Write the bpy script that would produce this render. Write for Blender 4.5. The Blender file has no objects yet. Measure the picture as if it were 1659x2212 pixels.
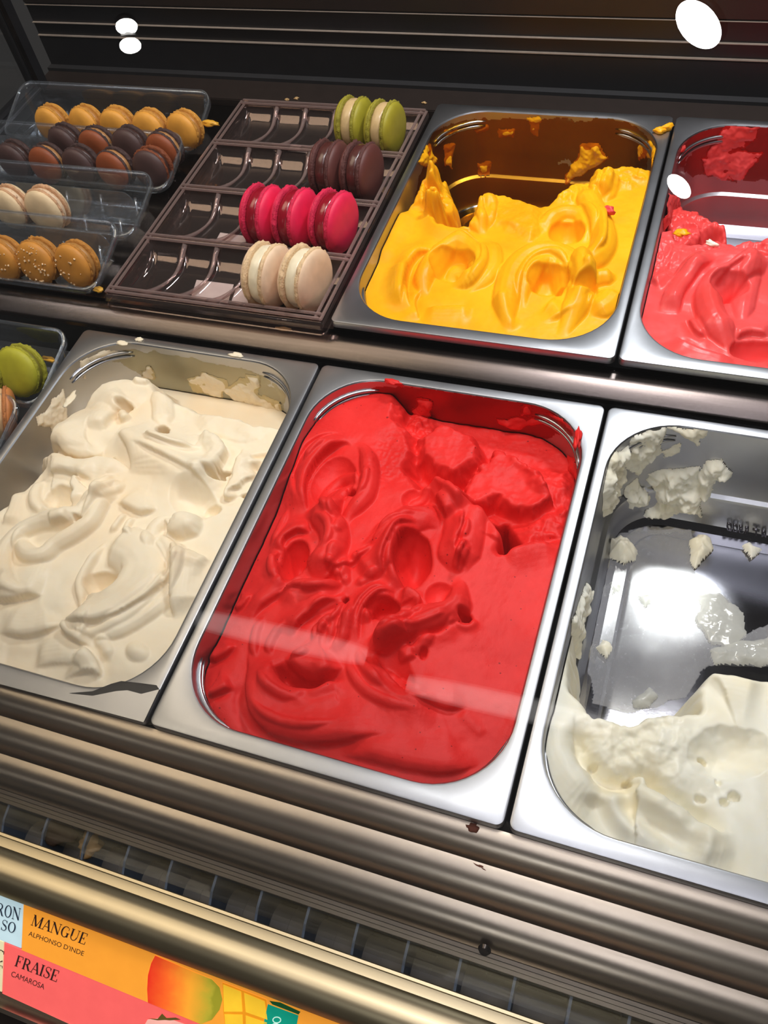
import bpy, bmesh, math, random
import numpy as np
from mathutils import Vector, Matrix

# ------------------------------------------------------------------ camera
W0, H0, FPX = 1659.0, 2212.0, 1876.6
CAM = np.array((0.30324, -0.14624, 0.56294))
RGT = np.array((0.94164, 0.31058, -0.12980))
DWN = np.array((0.18442, -0.79860, -0.57292))
FWD = np.array((-0.28160, 0.51555, -0.80927))
sc = bpy.context.scene
COL = sc.collection
cd = bpy.data.cameras.new('camera'); cam = bpy.data.objects.new('camera', cd); COL.objects.link(cam)
cd.sensor_fit = 'HORIZONTAL'; cd.sensor_width = 36.0; cd.lens = FPX * 36.0 / W0
cd.clip_start = 0.01; cd.clip_end = 50
cam.matrix_world = Matrix(((RGT[0], -DWN[0], -FWD[0], CAM[0]), (RGT[1], -DWN[1], -FWD[1], CAM[1]),
                           (RGT[2], -DWN[2], -FWD[2], CAM[2]), (0, 0, 0, 1)))
sc.camera = cam
sc.view_settings.view_transform = 'Standard'; sc.view_settings.look = 'None'
sc.view_settings.gamma = 1.0; sc.view_settings.use_curve_mapping = False
sc.view_settings.exposure = 0.3
sc.cycles.use_denoising = True
sc.cycles.max_bounces = 10; sc.cycles.transparent_max_bounces = 24
sc.cycles.sample_clamp_indirect = 6.0

# ------------------------------------------------------------------ world and lamps
wd = bpy.data.worlds.new('shop'); sc.world = wd; wd.use_nodes = True
wn = wd.node_tree.nodes['Background']; wn.inputs['Color'].default_value = (0.62, 0.58, 0.56, 1); wn.inputs['Strength'].default_value = 0.045

def area(name, loc, target, size, power, color, size_y=None):
    l = bpy.data.lights.new(name, 'AREA'); o = bpy.data.objects.new(name, l); COL.objects.link(o)
    l.energy = power; l.color = color; l.size = size
    if size_y: l.shape = 'RECTANGLE'; l.size_y = size_y
    d = Vector(target) - Vector(loc); o.location = loc
    o.rotation_euler = d.to_track_quat('-Z', 'Y').to_euler()
    return o
area('case_lamp', (0.30, 0.775, 0.68), (0.20, 0.25, 0), 0.10, 3.2, (0.96, 0.98, 1.0))
area('ceiling_lamp_key', (0.20, 0.45, 1.45), (0.15, 0.2, 0), 0.30, 8, (1.0, 0.97, 0.95))
area('ceiling_strip_warm', (-0.85, 0.28, 1.75), (-0.55, 0.1, 0), 1.1, 11, (1.0, 0.82, 0.60), 0.95)  # unseen warm panel, added to brighten the rail crests and pan rims
area('ceiling_strip_cool', (0.35, 0.06, 1.75), (0.25, 0.0, 0), 1.1, 8.5, (0.96, 0.92, 1.0), 0.85)  # unseen cool panel, added and widened to brighten the rail crests

# ------------------------------------------------------------------ helpers
def ray(px, py):
    return RGT * ((px - W0 / 2) / FPX) + DWN * ((py - H0 / 2) / FPX) + FWD
def at(px, py, z=None, y=None, x=None):
    d = ray(px, py)
    if z is not None: k = (z - CAM[2]) / d[2]
    elif y is not None: k = (y - CAM[1]) / d[1]
    else: k = (x - CAM[0]) / d[0]
    return CAM + d * k
def crop(ox, oy, s): return lambda p: (ox + p[0] / s, oy + p[1] / s)

def obj(name, me, mat=None, parent=None, smooth=True):
    if isinstance(me, bmesh.types.BMesh):
        bm = me; me = bpy.data.meshes.new(name); bm.to_mesh(me); bm.free()
    if mat is not None and not me.materials: me.materials.append(mat)
    if smooth: me.shade_smooth()
    o = bpy.data.objects.new(name, me); COL.objects.link(o)
    if parent is not None: o.parent = parent
    return o
def empty(name, loc=(0, 0, 0), rot=(0, 0, 0)):
    o = bpy.data.objects.new(name, None); COL.objects.link(o); o.location = loc; o.rotation_euler = rot
    o.empty_display_size = 0.02
    return o
def tag(o, label, cat, group=None, kind=None):
    o['label'] = label; o['category'] = cat
    if group: o['group'] = group
    if kind: o['kind'] = kind
    return o
def mesh_from(name, verts, faces):
    me = bpy.data.meshes.new(name)
    me.from_pydata([tuple(v) for v in verts], [], [tuple(f) for f in faces]); me.update()
    return me
def auto(o, ang=35):
    me = o.data
    me.shade_smooth()
    me.set_sharp_from_angle(angle=math.radians(ang))
    return o
def box_bm(x0, x1, y0, y1, z0, z1, bev=0.0, bm=None):
    own = bm is None
    b = bmesh.new()
    bmesh.ops.create_cube(b, size=1.0)
    for v in b.verts:
        v.co = Vector(((x0 + x1) / 2 + v.co.x * (x1 - x0), (y0 + y1) / 2 + v.co.y * (y1 - y0), (z0 + z1) / 2 + v.co.z * (z1 - z0)))
    if bev: bmesh.ops.bevel(b, geom=list(b.edges), offset=bev, segments=2, affect='EDGES')
    return b
def extrude_profile(prof, x0, x1, closed=True):
    n = len(prof); v = [(x0, p[0], p[1]) for p in prof] + [(x1, p[0], p[1]) for p in prof]
    f = []
    for i in range(n if closed else n - 1):
        j = (i + 1) % n; f.append((i, i + n, j + n, j))
    if closed: f += [tuple(range(n)), tuple(range(2 * n - 1, n - 1, -1))]
    return v, f
def rrect(x0, x1, y0, y1, r, n=10):
    out = []
    for cx, cy, a0 in ((x1 - r, y1 - r, 0), (x0 + r, y1 - r, 90), (x0 + r, y0 + r, 180), (x1 - r, y0 + r, 270)):
        for i in range(n + 1):
            a = math.radians(a0 + 90 * i / n); out.append((cx + r * math.cos(a), cy + r * math.sin(a)))
    return out
def loft(loops, cap=True):
    v, f = [], []; n = len(loops[0])
    for L in loops: v += L
    for k in range(len(loops) - 1):
        for i in range(n):
            j = (i + 1) % n; f.append((k * n + i, k * n + j, (k + 1) * n + j, (k + 1) * n + i))
    if cap: f.append(tuple((len(loops) - 1) * n + i for i in range(n)))
    return v, f
def tube_mesh(pts, r, n=8, caps=True):
    pts = [Vector(p) for p in pts]; v, f = [], []
    up = None
    for i, p in enumerate(pts):
        t = (pts[min(i + 1, len(pts) - 1)] - pts[max(i - 1, 0)]).normalized()
        a = t.orthogonal().normalized() if up is None else (up - t * up.dot(t)).normalized()
        up = a; b = t.cross(a)
        rr = r[i] if hasattr(r, '__len__') else r
        for k in range(n):
            an = 2 * math.pi * k / n; v.append(p + (a * math.cos(an) + b * math.sin(an)) * rr)
    for i in range(len(pts) - 1):
        for k in range(n):
            k2 = (k + 1) % n; f.append((i * n + k, i * n + k2, (i + 1) * n + k2, (i + 1) * n + k))
    if caps: f += [tuple(range(n - 1, -1, -1)), tuple((len(pts) - 1) * n + k for k in range(n))]
    return v, f

# ------------------------------------------------------------------ materials
def mat_new(name):
    m = bpy.data.materials.new(name); m.use_nodes = True
    nt = m.node_tree
    return m, nt, nt.nodes['Principled BSDF']
def N(nt, t, **kw):
    n = nt.nodes.new(t)
    for k, v in kw.items():
        if k in n.inputs: n.inputs[k].default_value = v
        else: setattr(n, k, v)
    return n
def noise(nt, scale, detail=4, rough=0.55, obj_coords=True, stretch=None):
    tc = N(nt, 'ShaderNodeTexCoord'); out = tc.outputs['Object']
    if stretch:
        mp = N(nt, 'ShaderNodeMapping'); mp.inputs['Scale'].default_value = stretch
        nt.links.new(out, mp.inputs['Vector']); out = mp.outputs['Vector']
    n = N(nt, 'ShaderNodeTexNoise', Scale=scale, Detail=detail, Roughness=rough)
    nt.links.new(out, n.inputs['Vector'])
    return n
def ramp(nt, src, stops):
    r = N(nt, 'ShaderNodeValToRGB'); e = r.color_ramp.elements
    while len(e) < len(stops): e.new(0.5)
    for el, (p, c) in zip(e, stops): el.position = p; el.color = tuple(c) + (1,) if len(c) == 3 else c
    nt.links.new(src, r.inputs['Fac']); return r
def bump(nt, bs, src, strength, dist):
    b = N(nt, 'ShaderNodeBump', Strength=strength, Distance=dist)
    nt.links.new(src, b.inputs['Height']); nt.links.new(b.outputs['Normal'], bs.inputs['Normal']); return b
def steel(name, col, rough=0.3, grain=(1, 1, 1), var=0.06, dist='GGX'):
    m = bpy.data.materials.new(name); m.use_nodes = True; nt = m.node_tree; nt.nodes.clear()
    o = N(nt, 'ShaderNodeOutputMaterial'); bs = N(nt, 'ShaderNodeBsdfGlossy'); bs.distribution = dist; nt.links.new(bs.outputs[0], o.inputs[0])
    n = noise(nt, 30, 5, 0.6, stretch=grain)
    r = ramp(nt, n.outputs['Fac'], [(0.25, [c * (1 - var) for c in col]), (0.75, [min(1, c * (1 + var)) for c in col])])
    nt.links.new(r.outputs['Color'], bs.inputs['Color'])
    n2 = noise(nt, 14, 6, 0.65)
    mr = N(nt, 'ShaderNodeMapRange'); mr.inputs['To Min'].default_value = rough - 0.05; mr.inputs['To Max'].default_value = rough + 0.07
    nt.links.new(n2.outputs['Fac'], mr.inputs['Value']); nt.links.new(mr.outputs['Result'], bs.inputs['Roughness'])
    n3 = noise(nt, 700, 2, 0.5)
    bump(nt, bs, n3.outputs['Fac'], 0.03, 0.0004)
    return m
def gelato_mat(name, col, dark, sss=0.25, rough=0.42, rad=(1, .4, .3), fine=900, speck=None, bstr=0.12, light=None):
    m, nt, bs = mat_new(name)
    n = noise(nt, 18, 5, 0.6)
    r = ramp(nt, n.outputs['Fac'], [(0.3, dark), (0.62, col)])
    out = r.outputs['Color']
    if speck:
        tc = N(nt, 'ShaderNodeTexCoord'); vo = N(nt, 'ShaderNodeTexVoronoi', Scale=150.0)
        nt.links.new(tc.outputs['Object'], vo.inputs['Vector'])
        n5 = noise(nt, 60, 2)
        ad = N(nt, 'ShaderNodeMath', operation='MULTIPLY_ADD'); ad.inputs[1].default_value = 0.5
        nt.links.new(n5.outputs['Fac'], ad.inputs[0]); nt.links.new(vo.outputs['Distance'], ad.inputs[2])
        r2 = ramp(nt, ad.outputs[0], [(0.27, (1, 1, 1)), (0.31, (0, 0, 0))])
        mx = N(nt, 'ShaderNodeMixRGB'); mx.inputs['Color2'].default_value = tuple(speck) + (1,)
        nt.links.new(r2.outputs['Color'], mx.inputs['Fac']); nt.links.new(out, mx.inputs['Color1']); out = mx.outputs['Color']
    nt.links.new(out, bs.inputs['Base Color'])
    bs.inputs['Roughness'].default_value = rough
    bs.inputs['Specular IOR Level'].default_value = 0.22
    bs.inputs['Subsurface Weight'].default_value = sss
    bs.inputs['Subsurface Radius'].default_value = rad
    bs.inputs['Subsurface Scale'].default_value = 0.004
    n1 = noise(nt, fine, 3, 0.6); n2 = noise(nt, fine * 0.22, 4, 0.6)
    ad = N(nt, 'ShaderNodeMath', operation='MULTIPLY_ADD'); ad.inputs[1].default_value = 0.4
    nt.links.new(n1.outputs['Fac'], ad.inputs[0]); nt.links.new(n2.outputs['Fac'], ad.inputs[2])
    bump(nt, bs, ad.outputs[0], bstr, 0.0012)
    return m
def plain(name, col, rough=0.5, metal=0.0, spec=0.5, bumpscale=None, bstr=0.1, emis=None, es=0):
    m, nt, bs = mat_new(name)
    n = noise(nt, 60, 4)
    r = ramp(nt, n.outputs['Fac'], [(0.25, [c * 0.88 for c in col]), (0.75, [min(1, c * 1.1) for c in col])])
    nt.links.new(r.outputs['Color'], bs.inputs['Base Color'])
    bs.inputs['Roughness'].default_value = rough; bs.inputs['Metallic'].default_value = metal
    bs.inputs['Specular IOR Level'].default_value = spec
    if bumpscale:
        n2 = noise(nt, bumpscale, 4); bump(nt, bs, n2.outputs['Fac'], bstr, 0.001)
    if emis:
        bs.inputs['Emission Color'].default_value = tuple(emis) + (1,); bs.inputs['Emission Strength'].default_value = es
    return m
def clear(name, tint, rough=0.04, ior=1.5, gain=1.0, gtint=(1, 1, 1), haze=0.0):
    m = bpy.data.materials.new(name); m.use_nodes = True; nt = m.node_tree; nt.nodes.clear()
    o = N(nt, 'ShaderNodeOutputMaterial'); tr = N(nt, 'ShaderNodeBsdfTransparent'); tr.inputs['Color'].default_value = tuple(tint) + (1,)
    gl = N(nt, 'ShaderNodeBsdfGlossy'); gl.inputs['Roughness'].default_value = rough; gl.inputs['Color'].default_value = tuple(gtint) + (1,)
    ge = N(nt, 'ShaderNodeNewGeometry'); io = N(nt, 'ShaderNodeMapRange'); io.inputs['To Min'].default_value = ior; io.inputs['To Max'].default_value = 1 / ior
    nt.links.new(ge.outputs['Backfacing'], io.inputs['Value'])
    fr = N(nt, 'ShaderNodeFresnel'); nt.links.new(io.outputs['Result'], fr.inputs['IOR']); mx = N(nt, 'ShaderNodeMixShader')
    mu = N(nt, 'ShaderNodeMath', operation='MULTIPLY'); mu.use_clamp = True; mu.inputs[1].default_value = gain
    nt.links.new(fr.outputs[0], mu.inputs[0]); nt.links.new(mu.outputs[0], mx.inputs[0])
    src = tr.outputs[0]
    if haze:
        df = N(nt, 'ShaderNodeBsdfDiffuse'); df.inputs['Color'].default_value = tuple(gtint) + (1,); mh = N(nt, 'ShaderNodeMixShader'); mh.inputs[0].default_value = haze
        nt.links.new(src, mh.inputs[1]); nt.links.new(df.outputs[0], mh.inputs[2]); src = mh.outputs[0]
    nt.links.new(src, mx.inputs[1]); nt.links.new(gl.outputs[0], mx.inputs[2]); nt.links.new(mx.outputs[0], o.inputs[0])
    return m

M = {}
M['steel'] = steel('pan steel', (0.50, 0.505, 0.53), 0.32)
M['steel_dark'] = steel('shelf steel', (0.11, 0.092, 0.085), 0.24, (0.3, 6, 6), 0.15)
M['alu'] = steel('bronze anodised rail', (0.62, 0.52, 0.42), 0.32, (0.2, 4, 4), 0.05)
M['alu_gold'] = steel('gold anodised profile', (0.40, 0.34, 0.22), 0.42, (0.2, 4, 4), 0.08)
M['track'] = plain('grey track edge', (0.30, 0.25, 0.21), 0.35)
M['black'] = plain('black lacquered metal', (0.012, 0.012, 0.014), 0.35)
M['brown'] = plain('dark brown panel', (0.018, 0.012, 0.010), 0.4)
M['well'] = plain('dark cold well', (0.012, 0.012, 0.014), 0.6)
M['fin'] = plain('blue grey plastic fin', (0.16, 0.21, 0.30), 0.5)
M['duct'] = plain('beige grey plastic duct', (0.27, 0.25, 0.22), 0.55)
M['glass'] = clear('front glass', (0.97, 0.98, 0.98), 0.0, 1.5, 1.6)
M['plastic'] = clear('clear tray plastic', (0.90, 0.91, 0.92), 0.06, 1.5, 2.6, (0.9, 0.95, 1.0), 0.035)
M['plastic_dark'] = clear('smoky tray plastic', (0.80, 0.74, 0.72), 0.07, 1.5, 2.4, (0.8, 0.62, 0.56), 0.03)
M['plastic_bar'] = clear('smoky tray rim', (0.72, 0.64, 0.62), 0.10, 1.5, 2.0, (0.62, 0.46, 0.42), 0.20)
M['red'] = gelato_mat('raspberry gelato', (0.84, 0.030, 0.026), (0.68, 0.014, 0.012), 0.10, 0.5, (1, .12, .1), speck=(0.35, 0.01, 0.01), bstr=0.22)
M['cream'] = gelato_mat('vanilla cream gelato', (0.92, 0.80, 0.60), (0.90, 0.73, 0.50), 0.25, 0.36, (1, .8, .55), bstr=0.06)
M['yellow'] = gelato_mat('mango gelato', (0.95, 0.46, 0.008), (0.88, 0.36, 0.004), 0.22, 0.38, (1, .55, .05), bstr=0.07)
M['pink'] = gelato_mat('pink gelato', (0.86, 0.10, 0.10), (0.78, 0.06, 0.05), 0.25, 0.30, (1, .25, .2), bstr=0.06)
M['white'] = gelato_mat('lemon white gelato', (0.95, 0.92, 0.80), (0.94, 0.85, 0.63), 0.25, 0.34, (1, .85, .65), bstr=0.06)
for k, c in (('yellow', (0.74, 0.50, 0.14)), ('pink', (0.78, 0.36, 0.32)), ('red', (0.80, 0.28, 0.25)), ('cream', (0.86, 0.83, 0.70))):
    M['film_' + k] = clear('thin film ' + k, c, 0.35, 1.35, 0.8, c)
M['slush'] = clear('half melted slush', (0.80, 0.80, 0.76), 0.15, 1.4, 1.4, (0.9, 0.9, 0.84), 0.42)
M['film'] = clear('melted film', (0.80, 0.80, 0.76), 0.10, 1.4, 1.6, (.9, .9, .95), haze=0.2)
_nt = M['film'].node_tree; _nz = noise(_nt, 160, 6, 0.7); _bp = N(_nt, 'ShaderNodeBump', Strength=0.9, Distance=0.003); _nt.links.new(_nz.outputs['Fac'], _bp.inputs['Height'])
for _n in _nt.nodes:
    if _n.type == 'BSDF_GLOSSY': _nt.links.new(_bp.outputs['Normal'], _n.inputs['Normal'])

# ------------------------------------------------------------------ noise for geometry
_rng = np.random.RandomState(7)
_LAT = _rng.rand(256, 256)
def vnoise(x, y, seed=0):
    x = x + seed * 17.3; y = y + seed * 9.7
    xi = np.floor(x).astype(int); yi = np.floor(y).astype(int); fx = x - xi; fy = y - yi
    fx = fx * fx * (3 - 2 * fx); fy = fy * fy * (3 - 2 * fy)
    a = _LAT[xi & 255, yi & 255]; b = _LAT[(xi + 1) & 255, yi & 255]; c = _LAT[xi & 255, (yi + 1) & 255]; d = _LAT[(xi + 1) & 255, (yi + 1) & 255]
    return (a * (1 - fx) + b * fx) * (1 - fy) + (c * (1 - fx) + d * fx) * fy - 0.5
def fbm(x, y, scale, octv=4, seed=0, ridged=False):
    s = 0; a = 1.0; t = 0
    for k in range(octv):
        v = vnoise(x * scale * 2 ** k, y * scale * 2 ** k, seed + k * 3)
        if ridged: v = 0.5 - 2 * np.abs(v)
        s = s + a * v; t += a; a *= 0.5
    return s / t
def catmull(P, n=6):
    P = np.array(P, float)
    if len(P) < 3: return np.array([P[0] + (P[-1] - P[0]) * i / n for i in range(n + 1)])
    Q = np.vstack([2 * P[0] - P[1], P, 2 * P[-1] - P[-2]]); out = []
    for i in range(1, len(Q) - 2):
        for k in range(n):
            t = k / n; a, b, c, d = Q[i - 1:i + 3]
            out.append(0.5 * (2 * b + (c - a) * t + (2 * a - 5 * b + 4 * c - d) * t * t + (3 * b - a - 3 * c + d) * t ** 3))
    out.append(P[-1]); return np.array(out)
def blur(h, k):
    for _ in range(k):
        p = np.pad(h, 1, mode='edge'); h = (p[:-2, 1:-1] + p[2:, 1:-1] + p[1:-1, :-2] + p[1:-1, 2:] + 2 * h) / 6
    return h
def sstep(x): x = np.clip(x, 0, 1); return x * x * (3 - 2 * x)

PW, PD, PITCH = 0.2562, 0.358, 0.260
OX0, OX1, OY0, OY1, OR = 0.0085, 0.2477, 0.0125, 0.3490, 0.056   # opening of a pan
def wall_inset(dz):                                              # how far the wall has come in at depth dz below the flange
    return 0.0012 + 0.05 * dz

class Field:
    """Surface of the gelato in one pan: heights (m, below flange < 0) on a fine grid, shaped by traced strokes."""
    def __init__(s, px, py, pz, base, step=0.0009):
        s.o = (px, py, pz); s.x = np.arange(OX0, OX1, step); s.y = np.arange(OY0, OY1, step)
        s.X, s.Y = np.meshgrid(s.x, s.y, indexing='ij'); s.step = step
        s.h = np.full(s.X.shape, base); s.base = base; s.lv = base; s.T = lambda p: p
        s.zoff = 0.0
    def pts(s, P, smooth=True):
        q = np.array([at(*s.T(p), z=s.o[2] + s.lv)[:2] - np.array(s.o[:2]) for p in P])
        return catmull(q) if smooth else q
    def _box(s, Q, m):
        i0 = max(0, np.searchsorted(s.x, Q[:, 0].min() - m)); i1 = np.searchsorted(s.x, Q[:, 0].max() + m)
        j0 = max(0, np.searchsorted(s.y, Q[:, 1].min() - m)); j1 = np.searchsorted(s.y, Q[:, 1].max() + m)
        return slice(i0, i1), slice(j0, j1)
    def dist(s, Q, m, warp=0.0, wscale=60, seed=0, closed=False):
        sl = s._box(Q, m); X, Y = s.X[sl], s.Y[sl]
        if X.size == 0: return None
        if warp:
            X = X + warp * fbm(X, Y, wscale, 3, seed); Y = Y + warp * fbm(X, Y, wscale, 3, seed + 5)
        D = np.full(X.shape, 1e9); S = np.zeros(X.shape); T = np.zeros(X.shape); ins = np.zeros(X.shape, bool)
        n = len(Q); L = np.concatenate([[0], np.cumsum(np.linalg.norm(np.diff(Q, axis=0), axis=1))]); tot = L[-1] + 1e-9
        for i in range(n if closed else n - 1):
            a = Q[i]; b = Q[(i + 1) % n]; e = b - a; l2 = e @ e + 1e-14
            t = np.clip(((X - a[0]) * e[0] + (Y - a[1]) * e[1]) / l2, 0, 1)
            dx = X - a[0] - t * e[0]; dy = Y - a[1] - t * e[1]; d = np.hypot(dx, dy)
            c = e[0] * dy - e[1] * dx; k = d < D
            D[k] = d[k]; S[k] = np.sign(c[k])
            if not closed: T[k] = ((L[i] + t * math.sqrt(l2)) / tot)[k]
            else:
                cr = ((a[1] > Y) != (b[1] > Y)) & (X < (b[0] - a[0]) * (Y - a[1]) / (b[1] - a[1] + 1e-15) + a[0]); ins ^= cr
        return sl, D, S, T, ins
    def taper(s, T, e0=0.12, e1=0.12): return sstep(T / max(e0, 1e-6)) * sstep((1 - T) / max(e1, 1e-6))
    def lip(s, P, H, w, side=1, r=0.0025, e=(0.25, 0.25), dip=0.3, warp=0.0015, seed=0):
        Q = s.pts(P); R = s.dist(Q, w * 2.6 + 0.004, warp, 70, seed)
        if R is None: return
        sl, D, S, T, _ = R; d = D * S * side
        pr = np.where(d < 0, 0, np.where(d < r, np.sqrt(np.clip(1 - ((r - d) / r) ** 2, 0, 1)), np.exp(-((d - r) / w) ** 2)))
        lo = np.where(d < 0, -dip * np.exp(-((d / (w * 0.45)) ** 2)), -dip * np.exp(-(d / 0.0012) ** 2) * (d < 0.0012))
        s.h[sl] += 0.0003 * s.taper(T, *e) * np.cos(d * 2 * math.pi / 0.0036) * np.exp(-((d - w * .4) / w) ** 2) * (d > 0) * 0.25
        s.h[sl] += 1.35 * H * s.taper(T, *e) * (pr + np.where(d < 0, lo, 0))
    def tube(s, P, H, r, e=(0.3, 0.3), warp=0.0, seed=0, pw=0.72):
        Q = s.pts(P); R = s.dist(Q, r * 1.2, warp, 60, seed)
        if R is None: return
        sl, D, S, T, _ = R; tp = s.taper(T, *e); rr = r * (0.35 + 0.65 * tp)
        s.h[sl] += 1.15 * H * tp * np.clip(1 - (D / rr) ** 2, 0, 1) ** pw + 0.00014 * tp * np.cos(D * S * 2 * math.pi / (r * 0.42)) * np.exp(-(D / r) ** 2)
    def ridge(s, P, H, w, e=(0.2, 0.2), warp=0.0, seed=0):
        Q = s.pts(P); R = s.dist(Q, w * 2.6, warp, 60, seed)
        if R is None: return
        sl, D, S, T, _ = R; s.h[sl] += H * s.taper(T, *e) * np.exp(-(D / w) ** 2)
    def bowl(s, c, rx, ry, dep, rot=0, pw=0.7, warp=0.002, seed=0):
        q = s.pts([c], False)[0]; m = max(rx, ry) * 1.2 + warp; sl = s._box(np.array([q]), m); X, Y = s.X[sl], s.Y[sl]
        if X.size == 0: return
        X2 = X + warp * fbm(X, Y, 80, 3, seed + 1); Y2 = Y + warp * fbm(X, Y, 80, 3, seed + 2)
        a = math.radians(rot); dx = X2 - q[0]; dy = Y2 - q[1]
        u = (dx * math.cos(a) + dy * math.sin(a)) / rx; v = (-dx * math.sin(a) + dy * math.cos(a)) / ry
        s.h[sl] -= 1.5 * dep * np.clip(1 - u * u - v * v, 0, 1) ** max(pw, 0.8)
    def poly(s, P, target=None, add=None, soft=0.004, warp=0.003, wscale=80, seed=0, rough=0.0, rscale=90, ridged=True):
        Q = s.pts(P, False); R = s.dist(Q, soft * 2 + warp + 0.004, warp, wscale, seed, True)
        if R is None: return
        sl, D, S, T, ins = R; sd = np.where(ins, D, -D); k = sstep(sd / soft * 0.5 + 0.5)
        if target is not None: s.h[sl] = s.h[sl] * (1 - k) + target * k
        if add is not None: s.h[sl] += add * k
        if rough: s.h[sl] += k * rough * fbm(s.X[sl], s.Y[sl], rscale, 5, seed + 11, ridged)
    def swirl(s, amp, scale, seed):
        a = fbm(s.X, s.Y, 12, 2, seed) * 2.2; b = fbm(s.X, s.Y, 12, 2, seed + 4) * 2.2
        s.h += amp * fbm(s.X + a * 0.03, s.Y + b * 0.03, scale, 3, seed + 8)
    def build(s, name, mat, floor=-0.112, smooth=1, parent=None, micro=0.00012):
        h = blur(s.h, smooth) + micro * fbm(s.X, s.Y, 300, 3, 3)
        # crests lean out over the hollows beside them
        hb = blur(h, 6); gx, gy = np.gradient(hb, s.step); lean = 0.0011
        g = np.sqrt(1 + gx * gx + gy * gy)
        X = s.X - lean * gx / g * np.clip((h - hb) / 0.0012, -0.2, 1); Y = s.Y - lean * gy / g * np.clip((h - hb) / 0.0012, -0.2, 1)
        ins = np.array([wall_inset(z) for z in (0.0, 0.1)])
        inset = ins[0] + (ins[1] - ins[0]) * np.clip(-h, 0, 0.12) / 0.1
        x0, x1, y0, y1 = OX0 + inset, OX1 - inset, OY0 + inset, OY1 - inset; r = OR - inset
        cx = np.clip(X, x0 + r, x1 - r); cy = np.clip(Y, y0 + r, y1 - r); dx, dy = X - cx, Y - cy; d = np.hypot(dx, dy) + 1e-9
        out = d > r; over = d - r
        k = np.where(out, r / d, 1.0); X = cx + dx * k; Y = cy + dy * k
        ok = (over < s.step * 1.6) & (h > floor)
        nx, ny = h.shape; idx = -np.ones(h.shape, int)
        q = ok[:-1, :-1] & ok[1:, :-1] & ok[1:, 1:] & ok[:-1, 1:]
        use = np.zeros(h.shape, bool); use[:-1, :-1] |= q; use[1:, :-1] |= q; use[1:, 1:] |= q; use[:-1, 1:] |= q
        idx[use] = np.arange(use.sum())
        V = np.stack([X[use], Y[use], h[use]], 1)
        F = np.stack([idx[:-1, :-1][q], idx[1:, :-1][q], idx[1:, 1:][q], idx[:-1, 1:][q]], 1)
        me = bpy.data.meshes.new(name); me.vertices.add(len(V)); me.vertices.foreach_set('co', V.ravel().astype(np.float32))
        me.loops.add(F.size); me.loops.foreach_set('vertex_index', F.ravel().astype(np.int32))
        me.polygons.add(len(F)); me.polygons.foreach_set('loop_start', np.arange(0, F.size, 4, dtype=np.int32))
        me.update(calc_edges=True); me.validate()
        o = obj(name, me, mat, parent); o.location = s.o
        return o

# ------------------------------------------------------------------ the display case
case = empty('display_case'); tag(case, 'dark refrigerated ice cream display case with steel shelf and bronze front rails', 'display case')
XL, XR = -0.56, 0.85
def part(name, me, mat, parent=case, ang=35):
    if isinstance(me, tuple): me = mesh_from(name, *me)
    o = obj(name, me, mat, parent); auto(o, ang); return o
# cold well under the lower pans and back floor
part('well_floor', box_bm(XL, XR, -0.02, 0.80, -0.20, -0.19), M['well'])
part('well_front_wall', box_bm(XL, XR, -0.012, -0.004, -0.19, -0.014), M['well'])
part('well_back_wall', box_bm(XL, XR, 0.79, 0.80, -0.19, 0.02), M['well'])
# front air rails: three rounded steps coming down towards the customer
def rail(y0, z0, depth, drop, n=28):
    p = []
    for i in range(n + 1):
        t = math.sin(math.pi / 2 * i / n)
        p.append((y0 - depth * t, z0 - drop * (1 - math.sqrt(max(0, 1 - t ** 2.5)))))
    p.append((y0 - depth, z0 - drop - 0.012)); p.append((y0 - 0.002, z0 - drop - 0.012)); p.append((y0 - 0.0, z0 - 0.003))
    return p
part('air_rail', extrude_profile(rail(-0.0005, -0.0085, 0.0212, 0.026), XL, XR), M['alu'])
part('air_rail', extrude_profile(rail(-0.0212, -0.0165, 0.0245, 0.030), XL, XR), M['alu'])
r3 = part('air_rail', extrude_profile(rail(-0.0452, -0.0250, 0.0200, 0.022), XL, XR), M['alu'])
for k in range(3):
    part('groove_bead', extrude_profile([(-0.0655 - 0.0026 * k, -0.0465 - 0.0012 * k), (-0.0678 - 0.0026 * k, -0.0472 - 0.0012 * k), (-0.0678 - 0.0026 * k, -0.053), (-0.0655 - 0.0026 * k, -0.053)], XL, XR), M['alu'], r3)
# grille with fins behind the outer profile
part('air_duct', tube_mesh([(XL, -0.083, -0.108), (XR, -0.083, -0.108)], 0.0125, 20), M['duct'])
part('grille_back', box_bm(XL, XR, -0.098, -0.050, -0.135, -0.13), M['well'])
part('grille_back', box_bm(XL, XR, -0.058, -0.054, -0.13, -0.052), M['well'])
fin_prof = [(-0.0980, -0.112), (-0.0980, -0.078), (-0.092, -0.066), (-0.083, -0.059), (-0.073, -0.056), (-0.060, -0.056), (-0.060, -0.112)]
fin_me = None
FX0 = at(29.5, 1724, z=-0.057)[0]
for k in range(34):
    x = FX0 + (k - 12) * 0.0352
    if fin_me is None:
        fin_me = mesh_from('grille_fin', *extrude_profile(fin_prof, -0.0009, 0.0009)); fin_me.materials.append(M['fin'])
    o = obj('grille_fin', fin_me, None, case, False); o.location = (x, 0, 0)
# duct joints
for k in range(34):
    part('duct_ring', tube_mesh([(FX0 + 0.014 + (k - 12) * 0.0352, -0.083, -0.108), (FX0 + 0.0146 + (k - 12) * 0.0352, -0.083, -0.108)], 0.0129, 20), M['duct'])
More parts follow.
